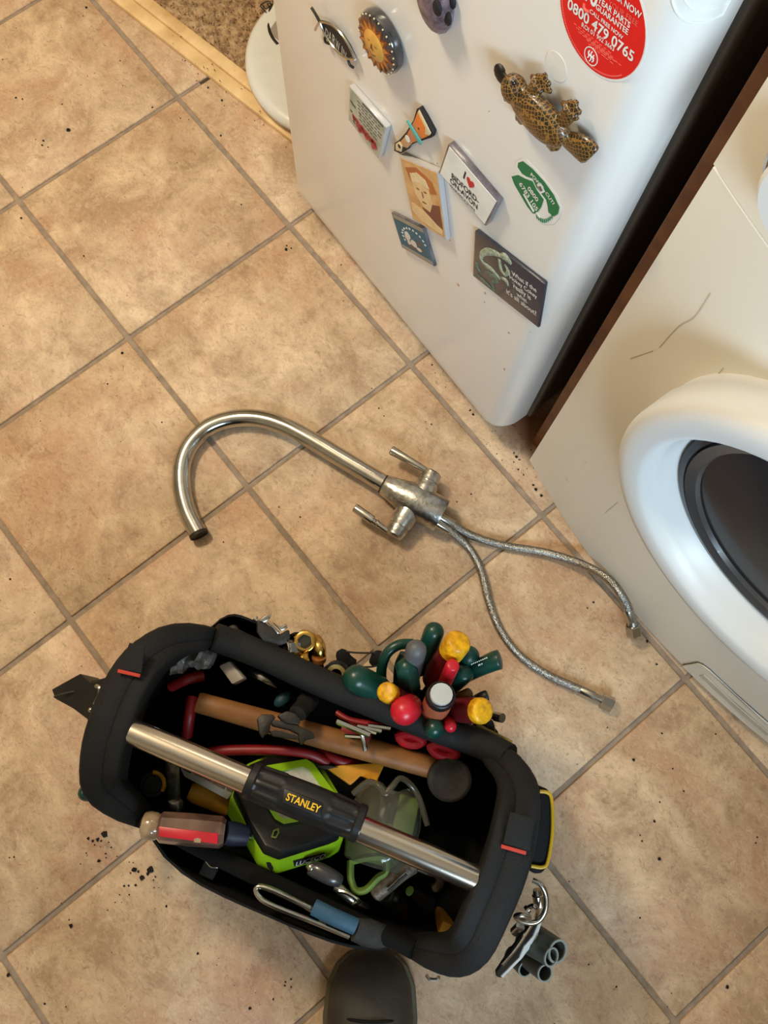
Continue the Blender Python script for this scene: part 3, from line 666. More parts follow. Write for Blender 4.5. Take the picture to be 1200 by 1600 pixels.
slabT('cross_bar', [(380, 232), (388, 226), (462, 345), (456, 358), (446, 350)], 0.0068, 0.0085, mat('enamel_teal', c(84, 178, 176), 0.3))
bm = B(); p = FP.pt(*T([(390, 322)])[0], 0.0067); add_lathe(bm, p, p + FN * 0.0006, [(0, 0.0042), (1, 0.0042)], 20); solid('medal', bm, M['whiteprint'], t)
bm = B()
for a, r in (((346, 362), 0.0028), ((424, 290), 0.0012), ((446, 270), 0.0012)):
    p = FP.pt(*T([a])[0], 0.0071); add_ball(bm, p, r, 8, (FX, FZ, FN), (1, 1, 0.3))
solid('buttons', bm, M['blackprint'], t)

# platypus figurine: one voxel-joined body
def plat():
    P = lambda x, y, d: FP.pt(720 + x / 2.5, y / 2.5, d)
    bm = B()
    body = spline([P(215, 345, 0.013), P(250, 400, 0.013), P(300, 450, 0.014), P(360, 510, 0.014), P(400, 550, 0.011)], 5)
    n = len(body); rr = [0.0085 + 0.0095 * math.sin(math.pi * (0.06 + 0.86 * i / (n - 1))) for i in range(n)]
    add_tube(bm, body, rr, 16, flat=0.62, up=FN)
    add_ball(bm, P(208, 348, 0.014), 0.0128, 16, (FX, FZ, FN), (1, 1.05, 0.8))
    tail = spline([P(395, 540, 0.010), P(440, 560, 0.009), P(490, 590, 0.008), P(512, 612, 0.007)], 5)
    n = len(tail); add_tube(bm, tail, [0.0055 + 0.0085 * math.sin(math.pi * 0.5 * min(1, 1.35 * i / (n - 1))) * (1, .93, .8, .5)[max(0, i - n + 4)] for i in range(n)], 14, flat=0.42, up=FN)
    for leg, toes in (([(275, 405), (285, 360), (305, 325)], [(275, 295), (302, 285), (335, 290), (350, 325), (355, 360)]),
                      ([(385, 480), (415, 455), (430, 425)], [(395, 400), (425, 388), (455, 395), (470, 440), (455, 470)])):
        add_tube(bm, spline([P(x, y, 0.011) for x, y in leg], 4), [0.0068] * 8 + [0.0085], 12, flat=0.7, up=FN)
        for x, y in toes:
            a = P(leg[-1][0], leg[-1][1], 0.010); b_ = P(x, y, 0.008); add_tube(bm, [a, a.lerp(b_, 0.6), b_], [0.0045, 0.0038, 0.0022], 10, flat=0.7, up=FN)
    for leg, toes in (([(255, 440), (232, 455)], [(222, 440), (222, 462), (238, 480)]), ([(370, 550), (365, 570)], [(342, 565), (355, 582), (385, 580)])):
        add_tube(bm, [P(x, y, 0.009) for x, y in leg], [0.0070, 0.0062], 12, flat=0.8, up=FN)
        for x, y in toes:
            a = P(leg[-1][0], leg[-1][1], 0.008); add_tube(bm, [a, P(x, y, 0.006)], [0.0045, 0.0026], 10, up=FN)
    me = bpy.data.meshes.new('tmp'); bm.to_mesh(me); bm.free(); ob = bpy.data.objects.new('tmp', me); COL.objects.link(ob)
    md = ob.modifiers.new('r', 'REMESH'); md.mode = 'VOXEL'; md.voxel_size = 0.0009
    sm = ob.modifiers.new('s', 'SMOOTH'); sm.factor = 0.5; sm.iterations = 3
    dg = DG(); dg.update(); m2 = bpy.data.meshes.new_from_object(ob.evaluated_get(dg)); bpy.data.objects.remove(ob)
    b2 = B(); b2.from_mesh(m2); bpy.data.meshes.remove(m2); return b2, P
bm, P = plat(); t = thing('platypus_magnet', P(300, 450, 0), 'brown scaly platypus figurine magnet on the fridge', 'magnet')
m = mat('platypus_paint', c(176, 128, 62), 0.4, var=0.3, scale=60, coat=0.4)
nt = m.node_tree; tc = nt.nodes.new('ShaderNodeTexCoord'); mp = nt.nodes.new('ShaderNodeMapping'); mp.inputs['Rotation'].default_value = (math.pi / 2, 0, 0.6); mp.inputs['Scale'].default_value = (1, 1, 1)
nt.links.new(tc.outputs['Object'], mp.inputs['Vector'])
vo = nt.nodes.new('ShaderNodeTexVoronoi'); vo.feature = 'DISTANCE_TO_EDGE'; vo.inputs['Scale'].default_value = 300; vo.inputs['Randomness'].default_value = 0.35; nt.links.new(mp.outputs[0], vo.inputs['Vector'])
rp = nt.nodes.new('ShaderNodeValToRGB'); rp.color_ramp.elements[0].position = 0.02; rp.color_ramp.elements[1].position = 0.12
no = nt.nodes.new('ShaderNodeTexNoise'); no.inputs['Scale'].default_value = 45; nt.links.new(tc.outputs['Object'], no.inputs['Vector'])
r2 = nt.nodes.new('ShaderNodeValToRGB'); r2.color_ramp.elements[0].position = 0.4; r2.color_ramp.elements[1].position = 0.6; r2.color_ramp.elements[0].color = c(22, 28, 20); r2.color_ramp.elements[1].color = c(70, 44, 18); nt.links.new(no.outputs['Fac'], r2.inputs['Fac'])
mx = nt.nodes.new('ShaderNodeMix'); mx.data_type = 'RGBA'; nt.links.new(vo.outputs['Distance'], rp.inputs['Fac']); nt.links.new(rp.outputs['Color'], mx.inputs['Factor']); mx.inputs['A'].default_value = c(150, 108, 50); nt.links.new(r2.outputs['Color'], mx.inputs['B'])
nt.links.new(mx.outputs['Result'], nt.nodes['Principled BSDF'].inputs['Base Color'])
solid('body', bm, m, t, smooth=180)
bm = B(); bl = spline([P(190, 330, 0.014), P(158, 296, 0.013), P(146, 250, 0.012)], 4); add_tube(bm, bl, [0.0055, 0.0058, 0.006, 0.0066, 0.0072, 0.0075, 0.007, 0.0055, 0.003], 12, flat=0.45, up=FN); solid('bill', bm, M['rubber'], t)
for x, y, d in ((207, 322, 0.0215), (178, 385, 0.012)):
    bm = B(); add_ball(bm, P(x, y, d), 0.0026, 10); solid('eye', bm, mat('glossy_black', c(12, 12, 14), 0.08, coat=1.0), t)

# ------------------------------------------------------------------ brown panel beside the washing machine
bm = B(); add_box(bm, (0.898, 0.36, 0.45), (0.0108, 0.292, 0.45), bev=0.0015)
o = solid('end_panel', bm, M['brownpanel'], origin=(0.896, 0.36, 0)); tag(o, 'brown wooden end panel standing between fridge and washing machine', 'panel')

# ------------------------------------------------------------------ washing machine
wm = thing('washing_machine', (1.21, 0.3, 0), 'white front loading washing machine with round dark glass door', 'washing machine')
X0, X1, XC = 0.911, 1.509, 1.21
def fy(x): return 0.036 * ((x - XC) / 0.3) ** 2
def bow_panel(z0, z1, dy=0.0, n=24, back=0.07, hole=None):
    bm = B(); rings = []
    for z, e in ((z0, 0.003), (z0 + 0.003, 0.0), (z1 - 0.003, 0.0), (z1, 0.003)):
        xs = [X0 + (X1 - X0) * i / n for i in range(n + 1)]
        rings.append([V((x, fy(x) + dy + e, z)) for x in xs] + [V((X1, back, z)), V((X0, back, z))])
    return add_rings(bm, rings)
solid('front_panel', bow_panel(0.022, 0.7605), M['machine'], wm, smooth=40)
solid('fascia', bow_panel(0.7615, 0.905, -0.0035), M['machine'], wm, smooth=40)
bm = B(); add_box(bm, (XC, 0.36, 0.463), (0.2985, 0.289, 0.442), bev=0.004); solid('casing', bm, M['machine'], wm)
bm = B(); add_box(bm, (XC, 0.085, 0.012), (0.285, 0.02, 0.012)); solid('plinth', bm, M['blackprint'], wm)
# programme dial
dc = V((0.992, fy(0.992) - 0.0035, 0.838)); YN = V((0, -1, 0))
bm = B(); add_lathe(bm, dc, dc + YN * 0.007, [(0, 0.047), (0.7, 0.047), (1, 0.044), (1, 0.041), (0.8, 0.040)], 48); solid('dial_ring', bm, M['chrome'], wm)
bm = B(); add_lathe(bm, dc + YN * 0.005, dc + YN * 0.026, [(0, 0.039), (0.8, 0.037), (1, 0.033)], 48); solid('dial', bm, M['machine_white'], wm)
# door ring
DC = V((XC, 0, 0.53)); RO = 0.207
def wring(r, y, n=72): return [DC + V((math.cos(2 * math.pi * k / n) * r, y, math.sin(2 * math.pi * k / n) * r)) for k in range(n)]
bm = B()
add_rings(bm, [wring(RO - 0.004, 0.016), wring(RO - 0.004, -0.0015), wring(RO, -0.004), wring(RO + 0.001, -0.034), wring(RO - 0.001, -0.040), wring(RO - 0.005, -0.044), wring(RO - 0.014, -0.0455), wring(RO - 0.030, -0.0450), wring(RO - 0.036, -0.0415), wring(RO - 0.043, -0.026), wring(0.158, -0.005), wring(0.152, -0.001), wring(0.150, 0.010)], cap=False, closed=True)
dr = solid('door', bm, M['machine_white'], wm, smooth=60)
bm = B(); add_rings(bm, [wring(0.1555, -0.003), wring(0.154, -0.007), wring(0.146, -0.009), wring(0.143, -0.006), wring(0.120, 0.012), wring(0.090, 0.026), wring(0.045, 0.034), wring(0.004, 0.036)][::1], cap=True)
solid('glass_bowl', bm, M['darkglass'], dr, smooth=50)
bm = B(); add_rings(bm, [wring(0.1435, -0.0062), wring(0.143, -0.0105), wring(0.131, -0.008), wring(0.129, -0.003)], cap=False, closed=True); solid('glass_rim', bm, M['darkgrey'], dr, smooth=50)
# filter flap
def wp(x, z, d): return V((x, fy(x) - d, z))
fl = [(1.297, 0.030), (1.297, 0.088), (1.302, 0.098), (1.312, 0.103), (1.45, 0.103), (1.46, 0.098), (1.465, 0.088), (1.465, 0.030)]
def flap(ins, d0, d1):
    bm = B(); cxx, czz = 1.381, 0.066
    L_ = []
    for i in range(len(fl)):
        a, b_ = fl[i], fl[(i + 1) % len(fl)]
        for k in range(6): L_.append((a[0] + (b_[0] - a[0]) * k / 6, a[1] + (b_[1] - a[1]) * k / 6))
    pts = [(cxx + (x - cxx) * (1 - ins / 0.084), czz + (z - czz) * (1 - ins / 0.037)) for x, z in L_]
    return add_prism(bm, [wp(x, z, d0) for x, z in pts], [wp(x, z, d1) for x, z in pts])
solid('flap_gap', flap(-0.0015, -0.004, 0.0012), M['grey'], wm, smooth=0)
ff_ = solid('filter_flap', flap(0.0, -0.003, 0.0030), M['machine'], wm, smooth=0)
bm = B(); add_prism(bm, [wp(x, z, 0.002) for x, z in ((1.318, 0.055), (1.38, 0.055), (1.44, 0.055), (1.44, 0.072), (1.38, 0.072), (1.318, 0.072))], [wp(x, z, 0.0034) for x, z in ((1.318, 0.055), (1.38, 0.055), (1.44, 0.055), (1.44, 0.072), (1.38, 0.072), (1.318, 0.072))]); solid('flap_grip', bm, mat('machine_worn', c(196, 190, 178), 0.5), ff_, smooth=0)
# scuffs and chips
bm = B()
for pts in ([(985, 560), (1020, 548)], [(1030, 543), (1060, 510), (1085, 495), (1110, 458)], [(945, 802), (966, 784)], [(884, 745), (888, 753)], [(913, 720), (916, 724)], [(1113, 595), (1130, 575)]):
    P_ = []
    for x, y in pts:
        v = ray(x, y); tt = (0.012 - CAMPOS.y) / v.y
        for _ in range(5): p = CAMPOS + v * tt; tt = (fy(p.x) - 0.0003 - CAMPOS.y) / v.y
        P_.append(CAMPOS + v * tt)
    add_tube(bm, spline(P_, 4), 0.0002, 6)
solid('scuffs', bm, mat('scuff_grey', c(168, 156, 132), 0.8), wm, kind='stuff')

# ------------------------------------------------------------------ white round tray lying on the carpet behind the fridge's edge
TC = V((0.135, 0.262, 0.016)); TN = V((0.0, 0.0, 1)).normalized(); TR = 0.166
tr = thing('round_tray', (TC.x, TC.y, 0.01), 'white round plastic tray with a black printed drawing, lying on carpet behind the fridge edge', 'tray')
bm = B(); add_lathe(bm, TC - TN * 0.004, TC + TN * 0.022, [(0, TR * 0.90), (0.1, TR * 0.93), (0.45, TR), (0.75, TR * 0.995), (1.0, TR * 0.96), (1.06, TR * 0.90), (1.0, TR * 0.80), (0.96, TR * 0.3), (0.96, TR * 0.02)], 72)
solid('dish', bm, M['whiteplastic'], tr, smooth=60)
TP = Plane(TC + TN * 0.0215, TN)
K2 = lambda x, y: (360 + x / 10, y / 10)
bm = B(); P = spline([TP.pt(*K2(x, y), 0.0006) for x, y in ((650, 60), (610, 190), (585, 330), (610, 480), (660, 590), (740, 690))], 5); add_tube(bm, P, 0.0028, 8, flat=0.3, up=TN)
solid('print_outline', bm, mat('brown_black_print', c(30, 22, 16), 0.5), tr)
bm = B(); loop_ = [TP.pt(*K2(x, y), 0.0005) for x, y in ((660, 70), (625, 190), (602, 330), (625, 470), (670, 570), (760, 640), (860, 300), (760, 80))]; add_prism(bm, [p - TN * 0.0004 for p in loop_], loop_); solid('print_fill', bm, mat('print_grey', c(158, 146, 136), 0.5), tr, smooth=0)
bm = B()
for pts in ([(575, 215), (520, 150), (470, 95), (500, 60), (560, 30), (610, 20)], [(500, 80), (520, 110), (550, 135), (590, 120), (600, 90), (570, 55)], [(615, 20), (620, 50), (640, 70)], [(515, 90), (530, 120), (545, 130)]):
    add_tube(bm, spline([TP.pt(*K2(x, y), 0.0006) for x, y in pts], 4), 0.0012, 8, flat=0.4, up=TN)
solid('print_lines', bm, M['blackprint'], tr)
# ------------------------------------------------------------------ old mixer tap on the floor
UP = V((0, 0, 1))
tp = thing('mixer_tap', at(640, 785, 0), 'old chrome swan neck mixer tap lying on the tiles', 'tap')
sp_px = [(311, 836), (293, 800), (284, 762), (285, 725), (298, 694), (325, 668), (362, 655), (402, 654), (440, 664), (480, 684), (540, 720), (602, 757)]
SPR = 0.0143
path = [at(x, y, SPR + 0.0005 + 0.014 * max(0, (i - 6) / 5)) for i, (x, y) in enumerate(sp_px)]
bm = B(); add_tube(bm, spline(path, 8), SPR, 20, cap=True); solid('spout', bm, M['chrome'], tp, smooth=50)
e0 = path[0]; ed = (path[0] - path[1]).normalized()
bm = B(); add_rings(bm, [[p for p in [e0 + ed * a + (fu * math.cos(t) + fv * math.sin(t)) * r for t in [2 * math.pi * k / 20 for k in range(20)]]] for a, r in ((-0.004, SPR + 0.0006), (0.0015, SPR + 0.0006), (0.0015, SPR - 0.002), (0.0005, SPR - 0.002))
     for fu, fv in [frame_of(ed)]]); solid('aerator', bm, M['bolt_dark'], tp)
b0, b1 = at(600, 757, 0.029), at(691, 806, 0.028)
bm = B(); add_lathe(bm, b0, b1, [(0, 0.0155), (0.02, 0.017), (0.15, 0.0195), (0.42, 0.0265), (0.55, 0.0275), (0.97, 0.0275), (1.0, 0.0265)], 36); body = solid('body', bm, M['chromedull'], tp, smooth=30)
bm = B(); add_lathe(bm, b0 - (b1 - b0) * 0.02, b0, [(0, 0.0158), (1, 0.0158)], 24); solid('spout_collar', bm, M['bolt_dark'], tp)
def valve(root, tip, lev0, lev1, broken=False):
    bm = B(); add_lathe(bm, root, tip, [(0, 0.020), (0.45, 0.0185), (0.62, 0.0165), (0.63, 0.0152), (0.66, 0.0152), (0.67, 0.0165), (0.95, 0.0145), (1.0, 0.012)], 28); solid('valve', bm, M['chromedull'], tp)
    bm = B(); L = lev1 - lev0
    if broken: add_lathe(bm, lev0, lev1, [(0, 0.0042), (0.3, 0.0045), (0.32, 0.0058), (0.36, 0.0058), (0.38, 0.0045), (0.45, 0.0048), (0.46, 0.0072), (0.97, 0.0074), (1, 0.0064)], 18)
    else: add_lathe(bm, lev0, lev1, [(0, 0.0042), (0.1, 0.0048), (0.97, 0.0076), (1, 0.0066)], 18)
    solid('lever', bm, M['chrome'], tp)
valve(at(655, 782, 0.030), at(677, 737, 0.034), at(671, 738, 0.036), at(611, 703, 0.036))
valve(at(640, 795, 0.028), at(614, 838, 0.026), at(606, 830, 0.030), at(554, 793, 0.032), True)
# flexible hoses and the flat copper-coloured fixing strip
h1 = [(684, 806, .028), (708, 820, .020), (740, 838, .012), (790, 853, .0075), (850, 863, .010), (905, 880, .024), (948, 903, .054), (975, 937, .058), (986, 968, .036)]
h2 = [(678, 814, .026), (704, 831, .018), (733, 857, .010), (752, 893, .0072), (764, 940, .007), (782, 985, .007), (812, 1024, .007), (855, 1054, .007), (905, 1077, .008), (926, 1087, .010)]
for hp, nut0, nut1 in ((h1, at(987, 968, .036), at(991, 992, .020)), (h2, at(930, 1089, .0115), at(957, 1102, .0125))):
    P = spline([at(*p) for p in hp], 8)
    bm = B(); add_tube(bm, P, 0.0066, 14); hs = solid('hose', bm, M['braid'], tp, smooth=60)
    d = (P[2] - P[0]).normalized()
    bm = B(); add_lathe(bm, P[0] - d * 0.002, P[0] + d * 0.03, [(0, 0.0074), (0.95, 0.0074), (1, 0.0066)], 16); solid('ferrule', bm, M['steel'], hs)
    d = (P[-1] - P[-3]).normalized(); q = P[-1]
    bm = B(); add_lathe(bm, q - d * 0.020, q + d * 0.003, [(0, 0.0068), (0.05, 0.0074), (0.95, 0.0074), (1, 0.006)], 16); solid('ferrule', bm, M['steel'], hs)
    L = nut1 - nut0
    bm = B(); add_lathe(bm, nut0 - L * 0.3, nut0 + L * 0.45, [(0, 0.0055), (0.6, 0.0065), (1, 0.008)], 16); add_lathe(bm, nut0 + L * 0.35, nut1, [(0, 0.0105), (0.08, 0.0120), (0.92, 0.0120), (1, 0.0112), (1, 0.0090), (0.5, 0.0085)], 6 if nut1.x > 1.26 else 6); solid('union_nut', bm, M['steel'], hs, smooth=20)
bm = B(); a, b_ = at(684, 808, .020), at(728, 838, .006); add_box(bm, (a + b_) / 2, ((b_ - a).length / 2, 0.006, 0.0035), ((b_ - a).normalized(), UP.cross((b_ - a).normalized()).normalized(), (b_ - a).normalized().cross(UP.cross((b_ - a).normalized()).normalized())), bev=0.001); solid('fixing_strip', bm, M['copper'], tp)

# ------------------------------------------------------------------ tool bag
BC = V((1.089, -0.526, 0)); BU = V((0.873, 0.487, 0)).normalized(); BV = V((-BU.y, BU.x, 0))
def bp(u, v, z): return BC + BU * u + BV * v + UP * z
def toB(p): d = V(p) - BC; return d.dot(BU), d.dot(BV)
bag = thing('tool_bag', bp(0, 0.015, 0), 'open black tote tool bag with steel carry handle, packed with tools', 'tool bag')
OUT = [(-0.243, -0.085), (-0.262, -0.045), (-0.270, 0.0), (-0.272, 0.05), (-0.262, 0.092), (-0.232, 0.128), (-0.185, 0.143), (-0.12, 0.145), (-0.05, 0.142), (0.03, 0.142), (0.10, 0.143), (0.17, 0.146), (0.215, 0.138), (0.245, 0.112), (0.257, 0.07), (0.261, 0.02), (0.258, -0.03), (0.252, -0.075), (0.232, -0.104), (0.195, -0.116), (0.13, -0.118), (0.05, -0.116), (-0.05, -0.113), (-0.13, -0.108), (-0.20, -0.102)]
OUT = [(u, v) for u, v in OUT]
def smooth_loop(pts, sub=3):
    n = len(pts); out = []
    for i in range(n):
        a, b_, cc, d = (V((*pts[(i + k) % n], 0)) for k in (-1, 0, 1, 2))
        for k in range(sub):
            t = k / sub; p = 0.5 * ((2 * b_) + (cc - a) * t + (2 * a - 5 * b_ + 4 * cc - d) * t * t + (3 * b_ - a - 3 * cc + d) * t ** 3); out.append((p.x, p.y))
    return out
LO = smooth_loop(OUT); NB = len(LO)
def inset(loop, d):
    n = len(loop); o = []
    for i in range(n):
        a, b_ = loop[i - 1], loop[(i + 1) % n]; t = V((b_[0] - a[0], b_[1] - a[1])).normalized(); o.append((loop[i][0] + t.y * -d * -1 if False else loop[i][0] + t.y * d, loop[i][1] - t.x * d))
    return o
# orientation: loop runs clockwise (left, far, right, near) so inward is to the right of travel
def ztop(u): s = min(max((abs(u + 0.005) - 0.15) / 0.10, 0), 1); return 0.225 + 0.055 * s * s * (3 - 2 * s)
bm = B(); rings = []
cu_ = 0.015
for z, k, ins in ((0.003, 0.90, 0.006), (0.006, 0.92, 0.0), (0.10, 0.96, 0.0), (None, 1.0, 0.0), (None, 1.0, 0.009), (0.10, 0.96, 0.009), (0.016, 0.92, 0.012)):
    L2 = inset(LO, ins)
    rings.append([bp(u * k, cu_ + (v - cu_) * k, z if z is not None else ztop(u)) for u, v in L2])
add_rings(bm, rings); solid('body', bm, M['inside'], bag, smooth=60)
# padded roll along the two long sides
def seg_of(u0, u1, far):
    pts = [(u, v) for u, v in LO if u0 <= u <= u1 and ((v > 0.05) if far else (v < -0.05))]
    return sorted(pts)
bm = B(); pts = seg_of(-0.2, 0.205, True); add_tube(bm, [bp(u, v - 0.010 , ztop(u) + 0.002) for u, v in pts], 0.0178, 14, flat=0.9, up=UP); solid('padded_rim', bm, M['webbing'], bag, smooth=80)
bm = B(); pts = seg_of(-0.19, 0.19, False); add_tube(bm, [bp(u, v + 0.010, ztop(u)) for u, v in pts], 0.011, 12, up=UP); solid('padded_rim', bm, M['inside'], bag, smooth=80)
# stiff webbing-covered ends
def end_band(sel, name):
    pts = sel; n = len(pts); rings = []
    for i, (u, v) in enumerate(pts):
        a, b_ = pts[max(i - 1, 0)], pts[min(i + 1, n - 1)]; t = V((b_[0] - a[0], b_[1] - a[1])).normalized(); nx_, ny_ = t.y, -t.x
        s = i / (n - 1); wgt = math.sin(math.pi * s) ** 0.45
        W = 0.019 + 0.030 * wgt; zt = 0.236 + 0.088 * min(1, math.sin(math.pi * s) ** 0.7)
        sec = [(0.000, -0.060), (-0.002, -0.006), (0.000, 0.0), (0.003, 0.003), (W * 0.56, 0.0045), (W * 0.60, 0.0028), (W * 0.64, 0.0045), (W - 0.003, 0.005), (W, 0.0025), (W + 0.001, -0.004), (W - 0.006, -0.060)]
        k_ = 1 - 0.034 * wgt
        rings.append([bp(u * k_ + nx_ * q, v + ny_ * q, zt + h) for q, h in sec])
    bm = B(); add_rings(bm, rings); return solid(name, bm, M['webbing'], bag, smooth=50), rings
iL = [i for i, (u, v) in enumerate(LO) if u < -0.165]; 
def contiguous(cond):
    idx = [i for i in range(NB) if cond(*LO[i])]
    # rotate so that the run is contiguous
    s = [i for i in idx if (i - 1) % NB not in idx][0]; out = []; i = s
    while i in idx: out.append(LO[i]); i = (i + 1) % NB
    return out
eL, rL = end_band(contiguous(lambda u, v: u < -0.165), 'end_panel'); eR, rR = end_band(contiguous(lambda u, v: u > 0.17), 'end_panel')
# bar-tack stitching and webbing tab on each end
for end, px, m_ in ((eL, [(184, 1048), (219, 1056)], 1), (eR, [(783, 1322), (822, 1333)], 1)):
    A, Bq = (at(x, y, 0.3305) for x, y in px); dd = (Bq - A).normalized(); bm = B(); add_box(bm, (A + Bq) / 2, ((Bq - A).length / 2, 0.002, 0.001), (dd, UP.cross(dd), UP), bev=0.0006); solid('bar_tack', bm, M['redthread'], end)
bm = B(); Q = [at(x, y, 0.3315) for x, y in ((797, 1268), (836, 1279), (828, 1330), (786, 1318))]; add_prism(bm, [p - UP * 0.003 for p in Q], Q, 0.0008); solid('webbing_tab', bm, M['webbing'], eR)
bm = B(); Q = [at(x, y, 0.3315) for x, y in ((202, 1004), (226, 1010), (221, 1052), (186, 1046))]; add_prism(bm, [p - UP * 0.003 for p in Q], Q, 0.0008); solid('webbing_tab', bm, M['webbing'], eL)
# handle
HZ = 0.312; hA, hB = at(206, 1143, HZ), at(757, 1378, HZ); hd = (hB - hA).normalized(); hv = UP.cross(hd)
bm = B(); add_lathe(bm, hA, hB, [(0, 0.0150), (1, 0.0150)], 28); ht = solid('handle_tube', bm, M['tubesteel'], bag)
g0, g1 = at(388, 1218, HZ), at(566, 1288, HZ); gl = (g1 - g0).length
bm = B()
gp = [(0, 0.0195), (0.01, 0.0215), (0.06, 0.0215), (0.075, 0.0195)] + [(0.10 + 0.80 * k / 40, 0.0195) for k in range(41)] + [(0.925, 0.0195), (0.94, 0.0215), (0.99, 0.0215), (1, 0.0195)]
rings = []; n = 108
for t, r in gp:
    cpt = g0.lerp(g1, t); ring = []
    for k in range(n):
        a = 2 * math.pi * k / n; fl_ = 0.0010 * math.copysign(abs(math.cos(9 * a)) ** .5, math.cos(9 * a)) * (1 if abs(t - 0.5) > 0.2 and abs(t - 0.5) < 0.42 else 0)
        r2 = r * (1.03 + 0.06 * math.cos(math.pi * (t - 0.5) * 1.6)) + fl_
        ring.append(cpt + hv * math.cos(a) * r2 + UP * math.sin(a) * r2 * 0.95)
    rings.append(ring)
add_rings(bm, rings); gr = solid('grip', bm, M['gripblack'], bag, smooth=40)
camv = (CAMPOS - g0.lerp(g1, 0.5)).normalized(); gn = (camv - hd * camv.dot(hd)).normalized()
def gpl(x, y, d): return Plane(g0.lerp(g1, 0.5) + gn * 0.021, gn).pt(x, y, d)
bm = B(); Q = [gpl(x, y, 0.0006) for x, y in ((444, 1231), (505, 1255), (501, 1278), (440, 1254))]; add_prism(bm, [p - gn * 0.006 for p in Q], Q, 0.0015); solid('name_plate', bm, M['rubber'], gr)
solid('lettering', text_bm('STANLEY', gpl(446.0, 1249.5, 0.0008), gpl(498.5, 1270.5, 0.0008), gn, 1.15, 0.0005, 0.02), M['yellowprint'], gr, smooth=0)
# outer pockets (open tops)
def pocket(u0, u1, v0, depth, z0, z1, far=True, m='fabric', name='pocket', n=12):
    bm = B(); rings = []; sg = 1 if far else -1
    for z, g in ((z0, 0.5), (z0 + 0.01, 0.9), (z1, 1.0), (z1 + 0.001, 0.90), (z0 + 0.02, 0.80)):
        ring = []
        for k in range(n + 1):
            t = k / n; e = abs(2 * t - 1); ring.append(bp(u0 + (u1 - u0) * (0.5 + (t - 0.5) * (0.96 if g < 0.95 else 1)), v0 + sg * depth * g * (1 - e ** 4), z))
        ring += [bp(u1 - (u1 - u0) * k / 3, v0 - 0.004 * sg, z) for k in range(0, 4)]
        rings.append(ring)
    add_rings(bm, rings); return solid(name, bm, M[m], bag, smooth=50)
pocket(-0.200, -0.112, 0.142, 0.030, 0.04, 0.215)
pocket(-0.112, -0.055, 0.142, 0.038, 0.04, 0.212)
pocket(-0.050, 0.020, 0.142, 0.026, 0.04, 0.200)
pocket(0.022, 0.135, 0.142, 0.030, 0.04, 0.190)
pocket(0.135, 0.200, 0.142, 0.022, 0.04, 0.195)
pocket(-0.165, 0.170, -0.112, 0.031, 0.04, 0.215, far=False)
# yellow lining tape at the pocket mouths
bm = B()
for pts in ([(350, 983), (385, 1000), (420, 1018)], [(454, 1036), (500, 1058), (530, 1070), (560, 1082)], [(745, 1132), (780, 1150), (800, 1160)]):
    add_tube(bm, spline([at(x, y, 0.228) for x, y in pts], 4), 0.0022, 8, flat=0.5, up=UP)
solid('lining_tape', bm, mat('lining_tape', c(146, 130, 62), 0.7), bag)
# right end pocket with yellow piping
bm = B()
Q = [at(x, y, 0.235) for x, y in ((838, 1228), (856, 1232), (867, 1250), (868, 1300), (860, 1350), (848, 1366), (832, 1366), (820, 1330), (826, 1260))]
add_prism(bm, [p - UP * 0.15 - BU * 0.02 for p in Q], Q, 0.004); pk = solid('end_pocket', bm, M['fabric'], bag)
bm = B(); add_tube(bm, spline([at(x, y, 0.2375) for x, y in ((836, 1237), (854, 1238), (862, 1250), (863, 1300), (856, 1345), (848, 1355), (830, 1353))], 5), 0.0022, 8); solid('piping', bm, mat('yellow_piping', c(214, 170, 30), 0.5), pk)
# strap with buckle near the front, D-ring
bm = B(); Q = [at(x, y, 0.205) for x, y in ((322, 1340), (344, 1352), (332, 1376), (310, 1366))]; add_prism(bm, [p - UP * 0.003 for p in Q], Q, 0.0012)
stp = solid('strap_tab', bm, M['webbing'], bag)
bm = B(); ringp = [at(x, y, 0.212) for x, y in ((322, 1345), (330, 1341), (343, 1347), (341, 1354), (330, 1354))]; add_tube(bm, spline(ringp + [ringp[0]], 4), 0.0016, 8); solid('buckle', bm, M['steel'], stp)
bm = B(); ringp = [at(x, y, 0.19) for x, y in ((666, 1523), (672, 1530), (684, 1530), (685, 1525))]; add_tube(bm, spline(ringp, 4), 0.002, 8); solid('d_ring', bm, M['steel'], bag)
# black pocket flaps with a wire loop
for px in (((530, 1016), (540, 1030), (556, 1036)), ((598, 1020), (588, 1030), (580, 1038))):
    bm = B(); add_tube(bm, spline([at(x, y, 0.215 - 0.004 * k) for k, (x, y) in enumerate(px)], 5), [0.004, 0.006, 0.008, 0.009, 0.0095, 0.009, 0.008, 0.007, 0.006, 0.005, 0.004], 10, flat=0.5, up=UP); solid('pocket_tab', bm, M['fabric'], bag)
for pts in ([(531, 1017), (560, 1020), (599, 1020)], [(548, 1040), (580, 1042), (604, 1034)]):
    bm = B(); add_tube(bm, spline([at(x, y, 0.215) for x, y in pts], 5), 0.0012, 6); solid('wire_loop', bm, M['rubber'], bag)

